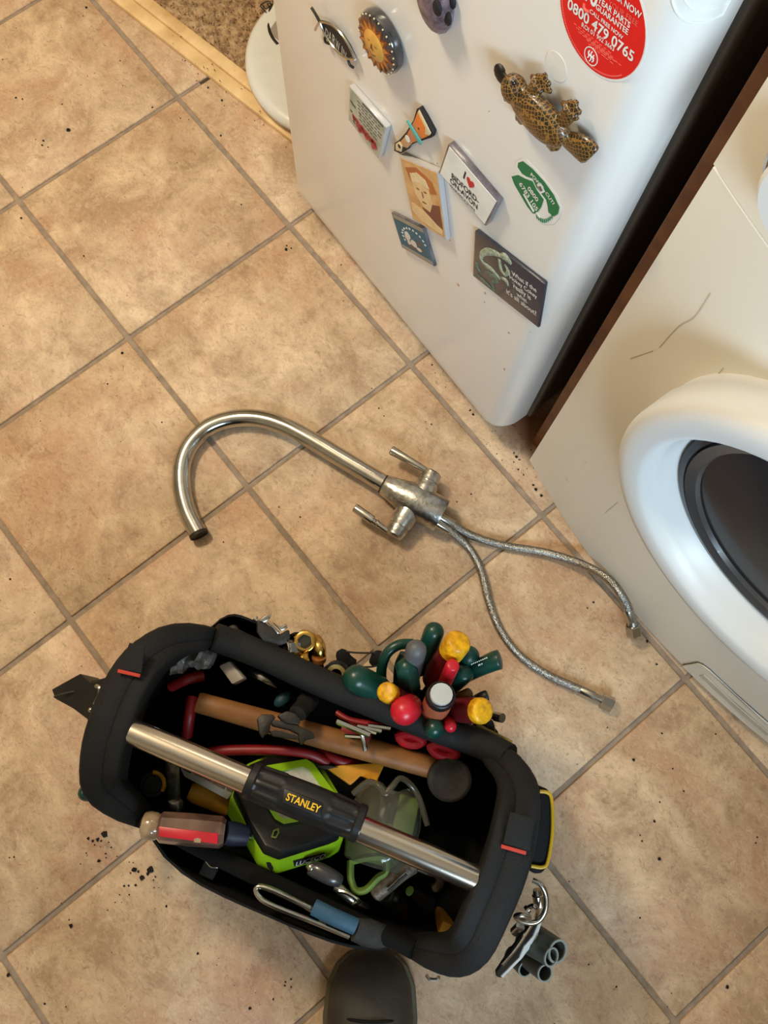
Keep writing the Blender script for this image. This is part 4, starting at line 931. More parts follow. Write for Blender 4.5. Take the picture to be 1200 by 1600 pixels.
# ------------------------------------------------------------------ tools in and on the bag
def tool(name, loc, label, cat, group=None): return thing(name, loc, label, cat, group)
def rodthing(name, label, cat, p0, p1, parts, group=None):
    """parts: list of (part, material, [(fraction, radius)..], sides)"""
    t = tool(name, p0, label, cat, group)
    for nm, m, prof, n in parts:
        bm = B(); add_lathe(bm, p0, p1, prof, n); solid(nm, bm, M[m], t, smooth=40)
    return t
SDG = 'hand tool handles in the far pocket'
def driver(label, e, b_, r, main, cap=None, capf=0.78, n=16, rc=None, waist=True, name='screwdriver', shaft='steel', shaftlen=0.9):
    E, Bs = at(*e), at(*b_); L = (E - Bs).length
    t = tool(name, Bs, label, 'screwdriver' if name == 'screwdriver' else name.replace('_', ' '), SDG)
    rr = rc or r
    if cap:
        prof = [(0, r * 0.6), (0.05, r * 0.8), (0.12, r * 0.78), (0.25, r), (capf - 0.04, r * 1.0), (capf, r * 0.98)]
        capp = [(capf, rr * 0.99), (capf + (0.95 - capf) * 0.5, rr), (0.94, rr), (0.975, rr * .93), (0.992, rr * .8), (1.0, rr * .6), (1.002, rr * .02)] if cap != 'silvercap' else [(capf, rr * .99), (0.99, rr), (1.0, rr * .96), (1.0, rr * .02)]
    else:
        prof = [(0, r * 0.6), (0.05, r * 0.8), (0.14, r * 0.8), (0.3, r)] + [(max(0.45, 1 - r / L), r)] + dome(max(0.45, 1 - r / L), 1.0, r, L); capp = None
    bm = B(); add_lathe(bm, Bs, E, prof, n); solid('handle', bm, M[main], t, smooth=40)
    if capp: bm = B(); add_lathe(bm, Bs, E, capp, max(n, 16)); solid('end_cap', bm, M[cap], t, smooth=40)
    d = (Bs - E).normalized(); tip = Bs + d * L * shaftlen
    if tip.z < 0.06: tip = Bs + d * ((Bs.z - 0.06) / max(-d.z, 0.2))
    bm = B(); add_lathe(bm, Bs + d * -0.004, tip, [(0, 0.0032), (0.9, 0.0032), (1, 0.0018)], 10); solid('shaft', bm, M[shaft], t)
    return t
driver('dark green upright rounded handle, farthest from the bag rim', (682, 976, .262), (656, 1050, .20), .0128, 'green')
driver('grey rounded handle end beside the green ones', (652, 1007, .292), (640, 1062, .215), .0128, 'grey')
driver('dark green six-sided handle in front of the grey one', (634, 1036, .275), (642, 1082, .20), .0150, 'green', n=6)
driver('large dark green handle lying lowest at the left of the tool cluster', (540, 1052, .255), (612, 1088, .215), .0178, 'green')
driver('maroon handle with big yellow end at the top of the cluster', (718, 1000, .292), (672, 1066, .205), .0155, 'maroon', 'yellow', 0.74, rc=.0162)
driver('slim dark red handle with bright red end', (708, 1038, .295), (688, 1082, .22), .0085, 'darkred', 'red', 0.72)
driver('small maroon handle with round yellow end at the left', (602, 1080, .282), (640, 1102, .21), .0125, 'maroon', 'yellow', 0.80)
driver('bright red ball-ended handle', (629, 1113, .295), (643, 1103, .21), .0172, 'red')
driver('orange handle with black collar and silver striking cap', (690, 1084, .300), (676, 1116, .215), .0170, 'orange', 'silvercap', 0.90, rc=.0135)
driver('maroon handle with yellow end pointing right', (757, 1111, .272), (700, 1108, .212), .0158, 'maroon', 'yellow', 0.82)
driver('small dark green round handle end nearest the rim', (680, 1142, .262), (672, 1122, .20), .0125, 'green')
driver('tiny red round handle end beside the small green one', (705, 1137, .262), (696, 1118, .20), .0075, 'red')
driver('dark green handle half hidden behind the yellow ended one', (740, 1016, .245), (704, 1062, .19), .0135, 'green')
# black collar of the orange tool
E, Bs = at(690, 1084, .300), at(676, 1116, .215)
o = [x for x in bpy.data.objects if x.get('label', '').startswith('orange handle')][0]
bm = B(); add_lathe(bm, Bs, E, [(0.80, .0166), (0.84, .0178), (0.95, .0168), (0.965, .015), (0.80, .014)], 24); solid('collar', bm, M['rubber'], o)
for px in ((665, 1105, .252), (682, 1112, .250)):
    bm = B(); add_ball(bm, at(*px), 0.006, 10); solid('finger_inlay', bm, M['rubber'], o)
# green plier pair to the right with white print
t = tool('pliers', at(705, 1062, .2), 'green gripped pliers leaning out to the right with white marks', 'pliers', SDG)
for pts, r in (([(700, 1072, .195), (735, 1050, .225), (770, 1034, .245), (783, 1030, .25)], .0125), ([(702, 1078, .195), (718, 1062, .225), (729, 1048, .248)], .0118)):
    P = spline([at(*p) for p in pts], 6); n = len(P); bm = B(); add_tube(bm, P, [r * min(1.0, 0.75 + 0.35 * i / n) for i in range(n - 2)] + [r * 0.85, r * 0.3], 14); solid('grip', bm, M['green'], t, smooth=60)
pl = Plane(at(752, 1042, .252), (CAMPOS - at(752, 1042, .25)).normalized()); bm = B()
for k in range(9):
    x, y = 736 + k * 2.9, 1037.5 - k * 1.25; add_slab(bm, pl, [(x, y), (x + 1.8, y - 0.8), (x + 2.2, y + 0.8), (x + 0.4, y + 1.6)], -0.001, 0.0008)
for x, y in ((747, 1038.5), (749, 1037.5), (752, 1036.5)): add_slab(bm, pl, [(x, y), (x + 1.5, y - .6), (x + 2, y + 1.8), (x + .5, y + 2.4)], -0.001, 0.0008)
solid('white_marks', bm, M['whiteprint'], t, smooth=0)
# green plier loops behind the grey handle
t = tool('pliers', at(600, 1060, .19), 'green looped plier grips at the left of the cluster', 'pliers', SDG)
bm = B(); P = spline([at(*p) for p in ((598, 1080, .19), (596, 1048, .225), (604, 1022, .24), (622, 1008, .244), (645, 1006, .24))], 7); add_tube(bm, P, .0066, 12); solid('grip', bm, M['green'], t)
bm = B(); P = spline([at(*p) for p in ((622, 1070, .19), (624, 1040, .215), (632, 1022, .225))], 7); add_tube(bm, P, .0066, 12); solid('grip', bm, M['green'], t)
# dark plier grips by the yellow handle
t = tool('pliers', at(715, 1095, .2), 'brown and black plier grips between the yellow ended handles', 'pliers', SDG)
for pts, m in ((((700, 1098, .2), (722, 1088, .23), (736, 1082, .24)), mat('brown_grip', c(86, 62, 24), 0.4)), (((735, 1100, .2), (752, 1090, .235), (763, 1086, .24)), M['rubber'])):
    bm = B(); add_tube(bm, spline([at(*p) for p in pts], 5), [.007] * 9 + [.0065, .004], 12); solid('grip', bm, m, t)
# chrome socket bar end, spring clips
t = tool('socket_bar', at(750, 1112, .19), 'short chrome ratchet bar end behind the rightmost yellow handle', 'socket bar')
bm = B(); add_lathe(bm, at(745, 1112, .19), at(785, 1122, .225), [(0, .0045), (0.7, .0045), (0.72, .006), (1, .006)], 14); solid('bar', bm, M['steel'], t)
t = tool('cable_clip', at(745, 1140, .2), 'bent wire spring clip at the right end of the far pocket', 'clip')
bm = B(); add_tube(bm, spline([at(*p) for p in ((722, 1142, .21), (744, 1132, .222), (752, 1134, .222), (757, 1152, .21))], 5), .0026, 8); solid('wire', bm, M['steel'], t)
t = tool('snap_hook', at(760, 1145, .19), 'black loop strap standing behind the spring clip', 'strap')
bm = B(); add_tube(bm, spline([at(*p) for p in ((748, 1128, .21), (762, 1128, .226), (767, 1140, .224), (764, 1158, .205))], 5), .0055, 10, flat=0.6, up=UP); solid('loop', bm, M['rubber'], t)

# plumbing fittings in the round pocket
FG = 'brass and chrome fittings in the round pocket'
def nut(name, label, cen, d, r, h, m, hexn=6, hole=0.62, cat='fitting'):
    cen = V(cen); d = V(d).normalized(); t = tool(name, cen - d * h / 2, label, cat, FG)
    bm = B(); add_lathe(bm, cen - d * h / 2, cen + d * h / 2, [(0, r * .92), (0.1, r), (0.88, r), (1, r * .9), (1, r * hole), (0.15, r * hole * .95)], hexn); solid('hex', bm, M[m], t, smooth=15)
    bm = B(); add_lathe(bm, cen + d * h * .30, cen + d * h * .34, [(0, r * hole * .9), (1, r * hole * .9)], 20); solid('bore', bm, M['bolt_dark'], t)
    bm = B(); add_lathe(bm, cen + d * h * 0.3, cen + d * h * 0.62, [(0, r * .86), (0.9, r * .86), (1, r * .8), (1, r * hole), (0, r * hole)], 24); solid('collar', bm, M[m], t)
    return t
nut('pipe_fitting', 'brass hexagon nut with open bore, upper fitting in the round pocket', at(477, 1002, .212), (0.1, -0.1, 1), .0155, .018, 'brass')
nut('pipe_fitting', 'chrome hexagon nut at the left of the round pocket', at(456, 1013, .214), (-0.5, -0.75, 0.65), .0120, .018, 'steel', hole=.2)
t = tool('pipe_fitting', at(478, 1035, .205), 'plain brass sleeve lying lowest in the round pocket', 'fitting', FG)
bm = B(); add_lathe(bm, at(460, 1040, .206), at(489, 1030, .216), [(0, .0125), (0.8, .0135), (0.82, .0142), (1, .0142), (1, .0115), (0.2, .011)], 28); solid('sleeve', bm, M['brass'], t)
t = tool('pipe_fitting', at(497, 1015, .2), 'brass elbow with copper band at the right of the round pocket', 'fitting', FG)
bm = B(); add_tube(bm, spline([at(*p) for p in ((493, 1000, .205), (499, 1012, .214), (499, 1030, .205))], 5), .0085, 16); solid('elbow', bm, M['brass'], t)
bm = B(); add_lathe(bm, at(498, 1026, .212), at(498, 1032, .208), [(0, .0095), (1, .0095)], 18); solid('band', bm, M['copper'], t)
t = tool('pipe_fitting', at(500, 1042, .195), 'short brass stub below the elbow in the round pocket', 'fitting', FG)
bm = B(); add_lathe(bm, at(499, 1050, .195), at(497, 1038, .203), [(0, .007), (1, .007)], 16); solid('stub', bm, M['brass'], t)
t = tool('brass_ring', at(526, 1052, .205), 'pale brass ring beside the large green handle', 'ring')
bm = B(); cen = at(526, 1052, .222); nrm = V((0.2, -0.35, 0.9)).normalized(); uu_, vv_ = frame_of(nrm)
add_rings(bm, [[cen + (uu_ * math.cos(a) + vv_ * math.sin(a)) * r + nrm * d for a in [2 * math.pi * k / 28 for k in range(28)]] for r, d in ((.0125, -.003), (.0125, .003), (.007, .003), (.007, -.003))], cap=False, closed=True); solid('ring', bm, mat('pale_brass', c(214, 186, 120), 0.35, 0.7), t)
bm = B(); add_rings(bm, [[cen + (uu_ * math.cos(a) + vv_ * math.sin(a)) * r + nrm * d for a in [2 * math.pi * k / 28 for k in range(28)]] for r, d in ((.0155, -.006), (.0155, .002), (.0127, .002), (.0127, -.006))], cap=False, closed=True); solid('sleeve', bm, M['rubber'], t)

# adjustable wrench head sticking out of the far left pocket
t = tool('adjustable_wrench', at(425, 990, .19), 'adjustable wrench with bright steel jaws at the far left pocket', 'wrench')
pl = Plane(at(425, 980, .226), (0.25, 0.1, 1)); bm = B()
add_slab(bm, pl, [(398, 966), (410, 968), (424, 961), (431, 985), (438, 993), (452, 985), (452, 975), (443, 978), (428, 968)][:0] or [(402, 969), (414, 972), (438, 992), (452, 984), (454, 996), (446, 1006), (430, 1012), (412, 1003), (402, 988)], -0.008, 0.006, 0.0015); solid('head', bm, M['castblack'], t)
bm = B(); add_slab(bm, pl, [(404, 970), (414, 962), (424, 960), (422, 967), (414, 973)], -0.004, 0.009, 0.001); solid('fixed_jaw', bm, M['steel'], t)
bm = B(); add_slab(bm, pl, [(418, 972), (424, 974), (438, 988), (434, 991)], -0.002, 0.009, 0.001); add_slab(bm, pl, [(426, 972), (440, 980), (448, 974), (450, 981), (440, 986)], -0.003, 0.0085, 0.001); solid('moving_jaw', bm, M['steel'], t)
bm = B(); a, b_ = at(398, 966, .224), at(404, 972, .224); add_lathe(bm, a, b_, [(0, .004), (0.3, .004), (0.35, .0025), (1, .0025)], 12); solid('adjuster', bm, M['steel'], t)
bm = B(); add_lathe(bm, at(422, 1000, .215), at(438, 1012, .12), [(0, .010), (1, .008)], 12, flat=0.4); solid('handle', bm, M['castblack'], t)
t = tool('spanner', at(390, 1000, .2), 'dark spanner with slim shank in the far left pocket', 'spanner')
bm = B(); add_tube(bm, spline([at(*p) for p in ((366, 985, .22), (385, 995, .222), (408, 1006, .214))], 4), .0042, 8, flat=0.6, up=UP); add_ball(bm, at(364, 985, .219), .0075, 12, sc=(1, 1, .5)); add_ball(bm, at(410, 1006, .212), .007, 12, sc=(1, 1, .5)); solid('shank', bm, M['castblack'], t)

# wooden-handled mallet
t = tool('mallet', at(600, 1170, .16), 'mallet with hickory handle and round black rubber head', 'mallet')
m0, m1 = at(308, 1097, .212), at(690, 1203, .172)
bm = B(); add_lathe(bm, m0, m1, [(0, .0115), (0.01, .0128), (0.1, .0132), (0.3, .0142), (0.6, .0150), (0.9, .0145), (1, .0145)], 20, flat=0.85); solid('handle', bm, M['hickory'], t)
bm = B(); hc_ = at(703, 1220, .193); hd_ = V((0.12, -0.15, 1)).normalized(); add_lathe(bm, hc_ - hd_ * .085, hc_, [(0, .024), (0.05, .026), (0.5, .0285), (0.92, .0285), (0.97, .0275), (1, .024), (1, .022), (0.985, .020)], 36); solid('head', bm, M['dirtyblack'], t, smooth=40)

# black pipe wrench lying over the mallet handle
t = tool('pipe_wrench', at(450, 1125, .22), 'black pipe wrench with toothed jaws lying over the wooden handle', 'wrench')
pl = Plane(at(445, 1140, .250), (0.05, 0.15, 1))
T3 = lambda pts: [(340 + x / 4.6154, 950 + y / 4.6154) for x, y in pts]
bm = B(); add_slab(bm, pl, T3([(285, 800), (320, 765), (400, 768), (420, 790), (385, 830), (375, 900), (345, 910), (325, 940), (300, 900)]), -0.014, 0.004, 0.0015); solid('fixed_jaw', bm, M['castblack'], t)
bm = B(); add_slab(bm, pl, T3([(375, 800), (560, 830), (620, 870), (690, 900), (700, 940), (640, 950), (610, 990), (590, 960), (585, 910), (520, 880), (395, 850)]), -0.013, 0.003, 0.0015); solid('hook_jaw', bm, M['castblack'], t)
bm = B(); add_slab(bm, pl, T3([(372, 890), (420, 880), (560, 915), (590, 930), (580, 950), (400, 925)]), -0.014, 0.001, 0.001); solid('teeth_bar', bm, M['dirtyblack'], t)
bm = B(); add_slab(bm, pl, T3([(430, 775), (500, 740), (560, 760), (600, 800), (590, 845), (480, 830)]), -0.012, 0.006, 0.002); solid('nut_housing', bm, M['castblack'], t)
bm = B(); add_lathe(bm, at(450 + 15, 1115, .242), at(484, 1092, .20), [(0, .0115), (0.6, .0115), (0.65, .013), (1, .013)], 14, flat=0.7); solid('shank', bm, M['castblack'], t)

# lime work light
t = tool('work_light', at(445, 1290, .17), 'lime green and black work light with white diamond lens', 'lamp')
camd_ = (CAMPOS - at(445, 1270, .24)).normalized(); sup = CAMROT.transposed() @ V((0, -1, 0)); ln = (camd_ * math.cos(math.radians(45)) + sup * math.sin(math.radians(45)) + (CAMROT.transposed() @ V((1, 0, 0))) * 0.18).normalized()
pl = Plane(at(445, 1285, .236), ln)
T4 = lambda pts: [(340 + x / 3.3333, 1160 + y / 3.3333) for x, y in pts]
base_px = T4([(62, 290), (150, 110), (260, 60), (480, 62), (560, 140), (655, 300), (660, 490), (610, 520), (330, 605), (225, 560), (150, 430)])
bm = B(); hi = [pl.pt(x, y, -0.018) for x, y in base_px]; lo = [p - ln * 0.034 for p in hi]; add_prism(bm, lo, hi, 0.003); base = solid('base', bm, M['lime'], t, smooth=40)
bm = B(); bl = T4([(85, 235), (165, 110), (265, 70), (470, 72), (545, 150), (640, 300), (645, 468), (590, 490), (330, 570), (245, 535), (170, 410)]); hi = [pl.pt(x, y, -0.002) for x, y in bl]; lo = [p - ln * 0.020 for p in hi]; add_prism(bm, lo, hi, 0.004); solid('housing', bm, M['rubber'], t, smooth=40)
dia = T4([(232, 292), (255, 120), (462, 86), (500, 110), (625, 280), (600, 355), (480, 402), (345, 425), (300, 400)])
din = T4([(262, 300), (325, 152), (440, 125), (475, 140), (560, 262), (540, 335), (450, 375), (352, 400), (325, 385)])
bm = B(); add_rings(bm, [[pl.pt(x, y, -0.003) for x, y in dia], [pl.pt(x, y, 0.003) for x, y in dia], [pl.pt(x, y, 0.003) for x, y in din], [pl.pt(x, y, -0.003) for x, y in din]], cap=False, closed=True); solid('lens_frame', bm, M['lime'], t, smooth=20)
bm = B(); hi = [pl.pt(x, y, 0.0) for x, y in din]; add_prism(bm, [p - ln * 0.004 for p in hi], hi); solid('lens', bm, M['diffuser'], t, smooth=0)
bm = B(); bq = T4([(278, 495), (290, 455), (318, 445), (322, 470), (305, 500)]); ring2 = T4([(288, 488), (296, 463), (312, 458), (312, 472), (302, 490)])
add_rings(bm, [[pl.pt(x, y, d) for x, y in q_] for q_, d in ((bq, -0.003), (bq, 0.0), (ring2, 0.0), (ring2, -0.003))], cap=False, closed=True); solid('button', bm, mat('button_olive', c(120, 136, 60), 0.5), t)
# label on the lower-right flank of the base
fa, fb = pl.pt(*T4([(330, 605)])[0], -0.018), pl.pt(*T4([(610, 520)])[0], -0.018)
fn = (fb - fa).normalized().cross(-ln).normalized()
if fn.dot(CAMPOS - fa) < 0: fn = -fn
fpn = Plane(fa + fn * 0.0002, fn)
bm = B(); add_slab(bm, fpn, [(458, 1345.5), (507, 1332.5), (509, 1340.5), (460, 1354.5)], -0.001, 0.0006); solid('label_plate', bm, M['blackprint'], t, smooth=0)
solid('lettering', text_bm('LUCECO', fpn.pt(461.5, 1353, 0.0006), fpn.pt(507, 1339.5, 0.0006), fn, 1.2, 0.0004, 0.01), M['whiteprint'], t, smooth=0)
fa2, fb2 = pl.pt(*T4([(225, 560)])[0], -0.018), pl.pt(*T4([(330, 605)])[0], -0.018); fn2 = (fb2 - fa2).normalized().cross(-ln).normalized()
if fn2.dot(CAMPOS - fa2) < 0: fn2 = -fn2
f2 = Plane(fa2 + fn2 * 0.0002, fn2); bm = B(); add_slab(bm, f2, [(416, 1348), (422, 1348), (427, 1357), (425, 1362), (418, 1355)], -0.002, 0.0006); solid('charging_port', bm, M['blackprint'], t, smooth=0)

# clear handled screwdriver resting on the near rim
t = tool('screwdriver', at(290, 1298, .235), 'clear handled screwdriver with a red stripe resting on the near rim', 'screwdriver')
s0, s1 = at(236, 1290, .252), at(352, 1301, .246)
bm = B(); add_lathe(bm, at(222, 1289, .252), at(252, 1292, .252), [(0, .010), (0.1, .0145), (0.4, .0165), (0.75, .0155), (1, .012)], 20); solid('end_cap', bm, M['clear'], t)
bm = B(); add_lathe(bm, at(246, 1292, .252), s1, [(0, .013), (0.06, .0175), (0.5, .0185), (0.94, .0180), (1, .014)], 8); solid('handle', bm, M['clear_red'], t, smooth=20)
sn = (CAMPOS - at(300, 1300, .25)).normalized(); sd_ = (s1 - s0).normalized(); sn = (sn - sd_ * sn.dot(sd_)).normalized(); sq = Plane(at(300, 1298, .252) + sn * 0.0176, sn)
bm = B(); add_slab(bm, sq, [(248, 1291), (341, 1302), (340, 1319), (248, 1307)], -0.006, 0.0012, 0.0008); solid('red_stripe', bm, M['red'], t)
bm = B(); add_slab(bm, sq, [(303, 1311), (309, 1309), (314, 1311), (313, 1317), (303, 1316)], -0.004, 0.0016); solid('worn_nick', bm, M['clear'], t)
bm = B(); add_lathe(bm, s1, at(385, 1306, .235), [(0, .013), (0.3, .0145), (1, .012)], 16); solid('sleeve', bm, M['navy'], t)
bm = B(); add_lathe(bm, at(385, 1306, .235), at(470, 1330, .16), [(0, .004), (1, .004)], 10); solid('shaft', bm, M['steel'], t)

# smaller tools under the left half of the handle
t = tool('spanner', at(270, 1230, .13), 'chrome ring spanner standing by the left end of the handle', 'spanner')
pa, pb = at(268, 1176, .19), at(272, 1258, .165)
bm = B(); add_lathe(bm, pa, pb, [(0, .0095), (0.5, .0085), (0.9, .0085), (1, .007)], 8, flat=0.6); add_lathe(bm, at(273, 1250, .168), at(273, 1266, .16), [(0, .0085), (0.3, .011), (0.8, .011), (1, .007)], 12); solid('shank', bm, M['chromedull'], t)
t = tool('torch', at(238, 1224, .08), 'black torch end with a yellow arc at the left inside the bag', 'torch')
q0 = at(238, 1226, .155); dn = V((0.1, 0, 1)).normalized(); bm = B(); add_lathe(bm, q0 - dn * .09, q0, [(0, .014), (0.6, .015), (0.9, .0165), (1, .0155), (1, .012), (0.97, .011)], 28); solid('body', bm, M['rubber'], t)
bm = B(); add_tube(bm, [q0 + dn * 0.001 + (V((1, 0, 0)) * math.cos(a) + V((0, 1, 0)) * math.sin(a)) * .0155 for a in [math.radians(20 + k * 12) for k in range(11)]], .0028, 8); solid('yellow_arc', bm, M['yellow'], t)
t = tool('spirit_level', at(325, 1215, .12), 'grey slotted level frame under the steel handle', 'spirit level')
pl = Plane(at(325, 1215, .175), (0.1, -0.25, 1)); T5 = lambda pts: [(190 + x / 5.714, 1180 + y / 5.714) for x, y in pts]
lev = T5([(490, 20), (560, 40), (1020, 235), (985, 345), (945, 400), (560, 195), (535, 150)])
bm = B(); add_slab(bm, pl, lev, -0.03, 0.0, 0.0015); solid('frame', bm, M['greyplastic'], t)
for w_ in ([(560, 70), (630, 95), (615, 165), (550, 130)],):
    bm = B(); add_slab(bm, pl, T5(w_), -0.002, 0.0008); solid('slot', bm, M['blackprint'], t, smooth=0)
for w_ in ([(650, 90), (820, 165), (795, 240), (640, 165)], [(830, 165), (940, 215), (915, 305), (805, 245)], [(950, 222), (1005, 245), (985, 330), (935, 312)]):
    bm = B(); add_slab(bm, pl, T5(w_), -0.001, 0.0012); solid('window', bm, M['wornmetal'], t, smooth=0)
t = tool('utility_knife', at(325, 1245, .1), 'dull yellow knife body below the level', 'knife')
bm = B(); add_lathe(bm, at(296, 1236, .14), at(365, 1262, .13), [(0, .010), (0.1, .013), (0.9, .014), (1, .010)], 12, flat=0.7); solid('body', bm, mat('dull_yellow', c(196, 140, 24), 0.55, var=0.3), t)
t = tool('pliers', at(410, 1178, .1), 'long dark red plier handles behind the work light', 'pliers')
for pts in (((296, 1186, .15), (340, 1174, .165), (420, 1172, .17), (480, 1177, .17), (512, 1192, .16)), ((500, 1172, .15), (520, 1184, .16), (545, 1192, .155), (560, 1190, .14))):
    bm = B(); add_tube(bm, spline([at(*p) for p in pts], 6), .0068, 12); solid('grip', bm, M['darkred'], t)
t = tool('pliers', at(290, 1120, .1), 'dark red plier grips near the left end of the bag', 'pliers')
for pts in (((268, 1072, .17), (290, 1062, .185), (318, 1055, .18)), ((300, 1090, .16), (296, 1118, .165), (292, 1150, .15))):
    bm = B(); add_tube(bm, spline([at(*p) for p in pts], 6), .0075, 12); solid('grip', bm, M['darkred'], t)
t = tool('tape_roll', at(358, 1050, .17), 'pale grey tape end beside the far padded rim', 'tape')
pl = Plane(at(358, 1050, .205), (-0.3, -0.3, 1)); bm = B(); add_slab(bm, pl, [(340, 1040), (358, 1032), (381, 1060), (362, 1070)], -0.012, 0.0, 0.003); solid('strip', bm, mat('tape_grey', c(168, 156, 146), 0.5), t)
t = tool('plastic_packet', at(310, 1030, .2), 'crumpled clear plastic packet tucked in the far left corner', 'packet')
bm = B(); rings = []
for i in range(9):
    p = at(272 + i * 7.5, 1040 - 14 * math.sin(i / 8 * 2.6), .212 + random.uniform(-.006, .006)); rings.append([p + V((random.uniform(-1, 1) * .002, 0, 0)) + BV * math.cos(a) * (.012 + .006 * math.sin(i / 8 * math.pi)) * random.uniform(.75, 1.2) + UP * math.sin(a) * .010 * random.uniform(.6, 1.3) for a in [2 * math.pi * k / 10 for k in range(10)]])
add_rings(bm, rings); solid('film', bm, mat('clear_film', c(150, 146, 140), 0.12, col2=c(70, 68, 66), scale=110, coat=0.8), t, smooth=25)
t = tool('utility_knife', at(565, 1205, .12), 'yellow folding knife with angular body near the mallet', 'knife')
pl = Plane(at(560, 1205, .165), (0.0, 0.1, 1)); bm = B(); add_slab(bm, pl, T4([(565, 135), (640, 118), (845, 105), (868, 122), (825, 215), (780, 190), (745, 175), (715, 205), (690, 225), (650, 195)]), -0.018, 0.0, 0.002); solid('body', bm, mat('knife_yellow', c(232, 160, 30), 0.5, var=0.2), t)
bm = B(); add_slab(bm, pl, T4([(500, 125), (565, 118), (630, 128), (560, 142)]), -0.01, 0.002, 0.001); solid('blade', bm, M['castblack'], t)
t = tool('scissors', at(690, 1165, .15), 'red oval scissor grips below the green handle end', 'scissors')
for pts in (((622, 1150, .19), (640, 1147, .195), (660, 1156, .195), (650, 1163, .19), (632, 1160, .19)), ((672, 1166, .19), (690, 1163, .195), (714, 1175, .195), (700, 1182, .19), (682, 1177, .19))):
    P = [at(*p) for p in pts]; bm = B(); add_tube(bm, smooth3(P) if False else spline(P + [P[0]], 5)[:-1], .0062, 10, closed=True); cpt = sum(P, V()) / 5; add_ball(bm, cpt - UP * .004, .010, 12, (BU, BV, UP), (1.3, .7, .4)); solid('grip', bm, M['red'], t)
t = tool('hex_key_set', at(560, 1135, .17), 'fan of chrome hex keys in a red holder by the far rim', 'hex keys')
bm = B(); add_tube(bm, spline([at(*p) for p in ((526, 1113, .216), (545, 1124, .220), (575, 1130, .220), (606, 1136, .214))], 5), .0036, 10); add_box(bm, at(556, 1146, .19), (.020, .006, .005), (BU, BV, UP), bev=.002); solid('holder', bm, M['darkred'], t)
for a, b_, r in (((526, 1126, .226), (578, 1148, .224), .0042), ((558, 1134, .224), (596, 1142, .222), .0030), ((575, 1133, .224), (610, 1138, .222), .0028), ((538, 1150, .215), (566, 1152, .218), .0026), ((566, 1146, .222), (571, 1172, .214), .0032), ((552, 1135, .222), (588, 1146, .224), .0026)):
    bm = B(); add_lathe(bm, at(*a), at(*b_), [(0, r * .8), (0.04, r), (1, r)], 6); solid('hex_key', bm, M['chrome'], t, smooth=20)
t = tool('wire_cutters', at(440, 1060, .15), 'dark pointed steel blade beneath the far padded rim', 'cutters')
bm = B(); add_tube(bm, spline([at(*p) for p in ((388, 1050, .18), (410, 1058, .19), (432, 1074, .18))], 4), [.004, .005, .006, .006, .006, .005, .004, .0025, .001], 10, flat=.5, up=UP); solid('blade', bm, M['steel'], t)
bm = B(); add_ball(bm, at(441, 1093, .17), .008, 10, sc=(1, 1.6, .6)); solid('grip', bm, mat('teal_grip', c(28, 74, 86), 0.5), t)

# safety goggles
t = tool('safety_goggles', at(602, 1300, .12), 'smoky clear safety goggles with green rubber frame', 'goggles')
def goggle():
    bm = B(); rings = []
    ga, gb = at(615, 1225, .175), at(585, 1350, .205); gd = (gb - ga).normalized(); gs_ = UP.cross(gd).normalized() * -1
    outl = [(0.0, .020), (0.06, .030), (0.2, .041), (0.45, .046), (0.75, .044), (1.0, .038)]
    for tt, wd in outl:
        ring = []
        for k in range(13):
            a = math.pi * k / 12; cx = math.cos(a) * wd; cz = math.sin(a) * (0.020 + 0.016 * math.sin(math.pi * min(tt + 0.1, 1) * 0.8)); notch = 0.010 * math.exp(-((cx) / .010) ** 2) if tt == 0 else 0
            ring.append(ga.lerp(gb, tt) + gs_ * cx + UP * cz + gd * notch)
        rings.append(ring)
    add_rings_open(bm, rings); return bm, ga, gb, gd, gs_
def add_rings_open(bm, rings):
    vs = [[bm.verts.new(p) for p in r] for r in rings]
    for i in range(len(vs) - 1):
        for j in range(len(vs[0]) - 1): bm.faces.new((vs[i][j], vs[i][j + 1], vs[i + 1][j + 1], vs[i + 1][j]))
bm, ga, gb, gd, gs_ = goggle()
gm = mat('smoky_lens', c(120, 120, 104), 0.10, var=0.3, scale=30, alpha=0.24, coat=0.7)
lo_ = solid('lens', bm, gm, t, smooth=80); sm = lo_.modifiers.new('thick', 'SOLIDIFY'); sm.thickness = 0.0015
bm = B(); add_tube(bm, spline([at(*p) for p in ((548, 1345, .205), (548, 1372, .21), (556, 1391, .21), (572, 1390, .21), (590, 1372, .21), (604, 1362, .21), (600, 1340, .205), (575, 1340, .21), (552, 1345, .205))], 5), .0045, 10, flat=1.6, up=UP); solid('vent_tube', bm, M['olive'], t)
bm = B(); add_tube(bm, spline([at(*p) for p in ((600, 1334, .20), (612, 1358, .205), (622, 1350, .205), (616, 1330, .20))], 5), .0055, 10); solid('vent_tube', bm, M['olive'], t)
bm = B(); add_box(bm, at(634, 1275, .145), (.014, .026, .006), (gs_, gd, UP), bev=.003); add_box(bm, at(585, 1315, .15), (.034, .026, .004), (gs_, gd, UP), bev=.003); solid('face_seal', bm, M['olive'], t)
bm = B(); add_tube(bm, spline([at(*p) for p in ((552, 1240, .16), (575, 1222, .17), (592, 1228, .178), (602, 1240, .18), (612, 1230, .178), (628, 1216, .17), (652, 1240, .16), (668, 1290, .16))], 5), .004, 10, flat=0.8, up=UP); solid('rim', bm, mat('smoky_rim', c(88, 84, 72), 0.25, var=0.3, coat=.5), t)

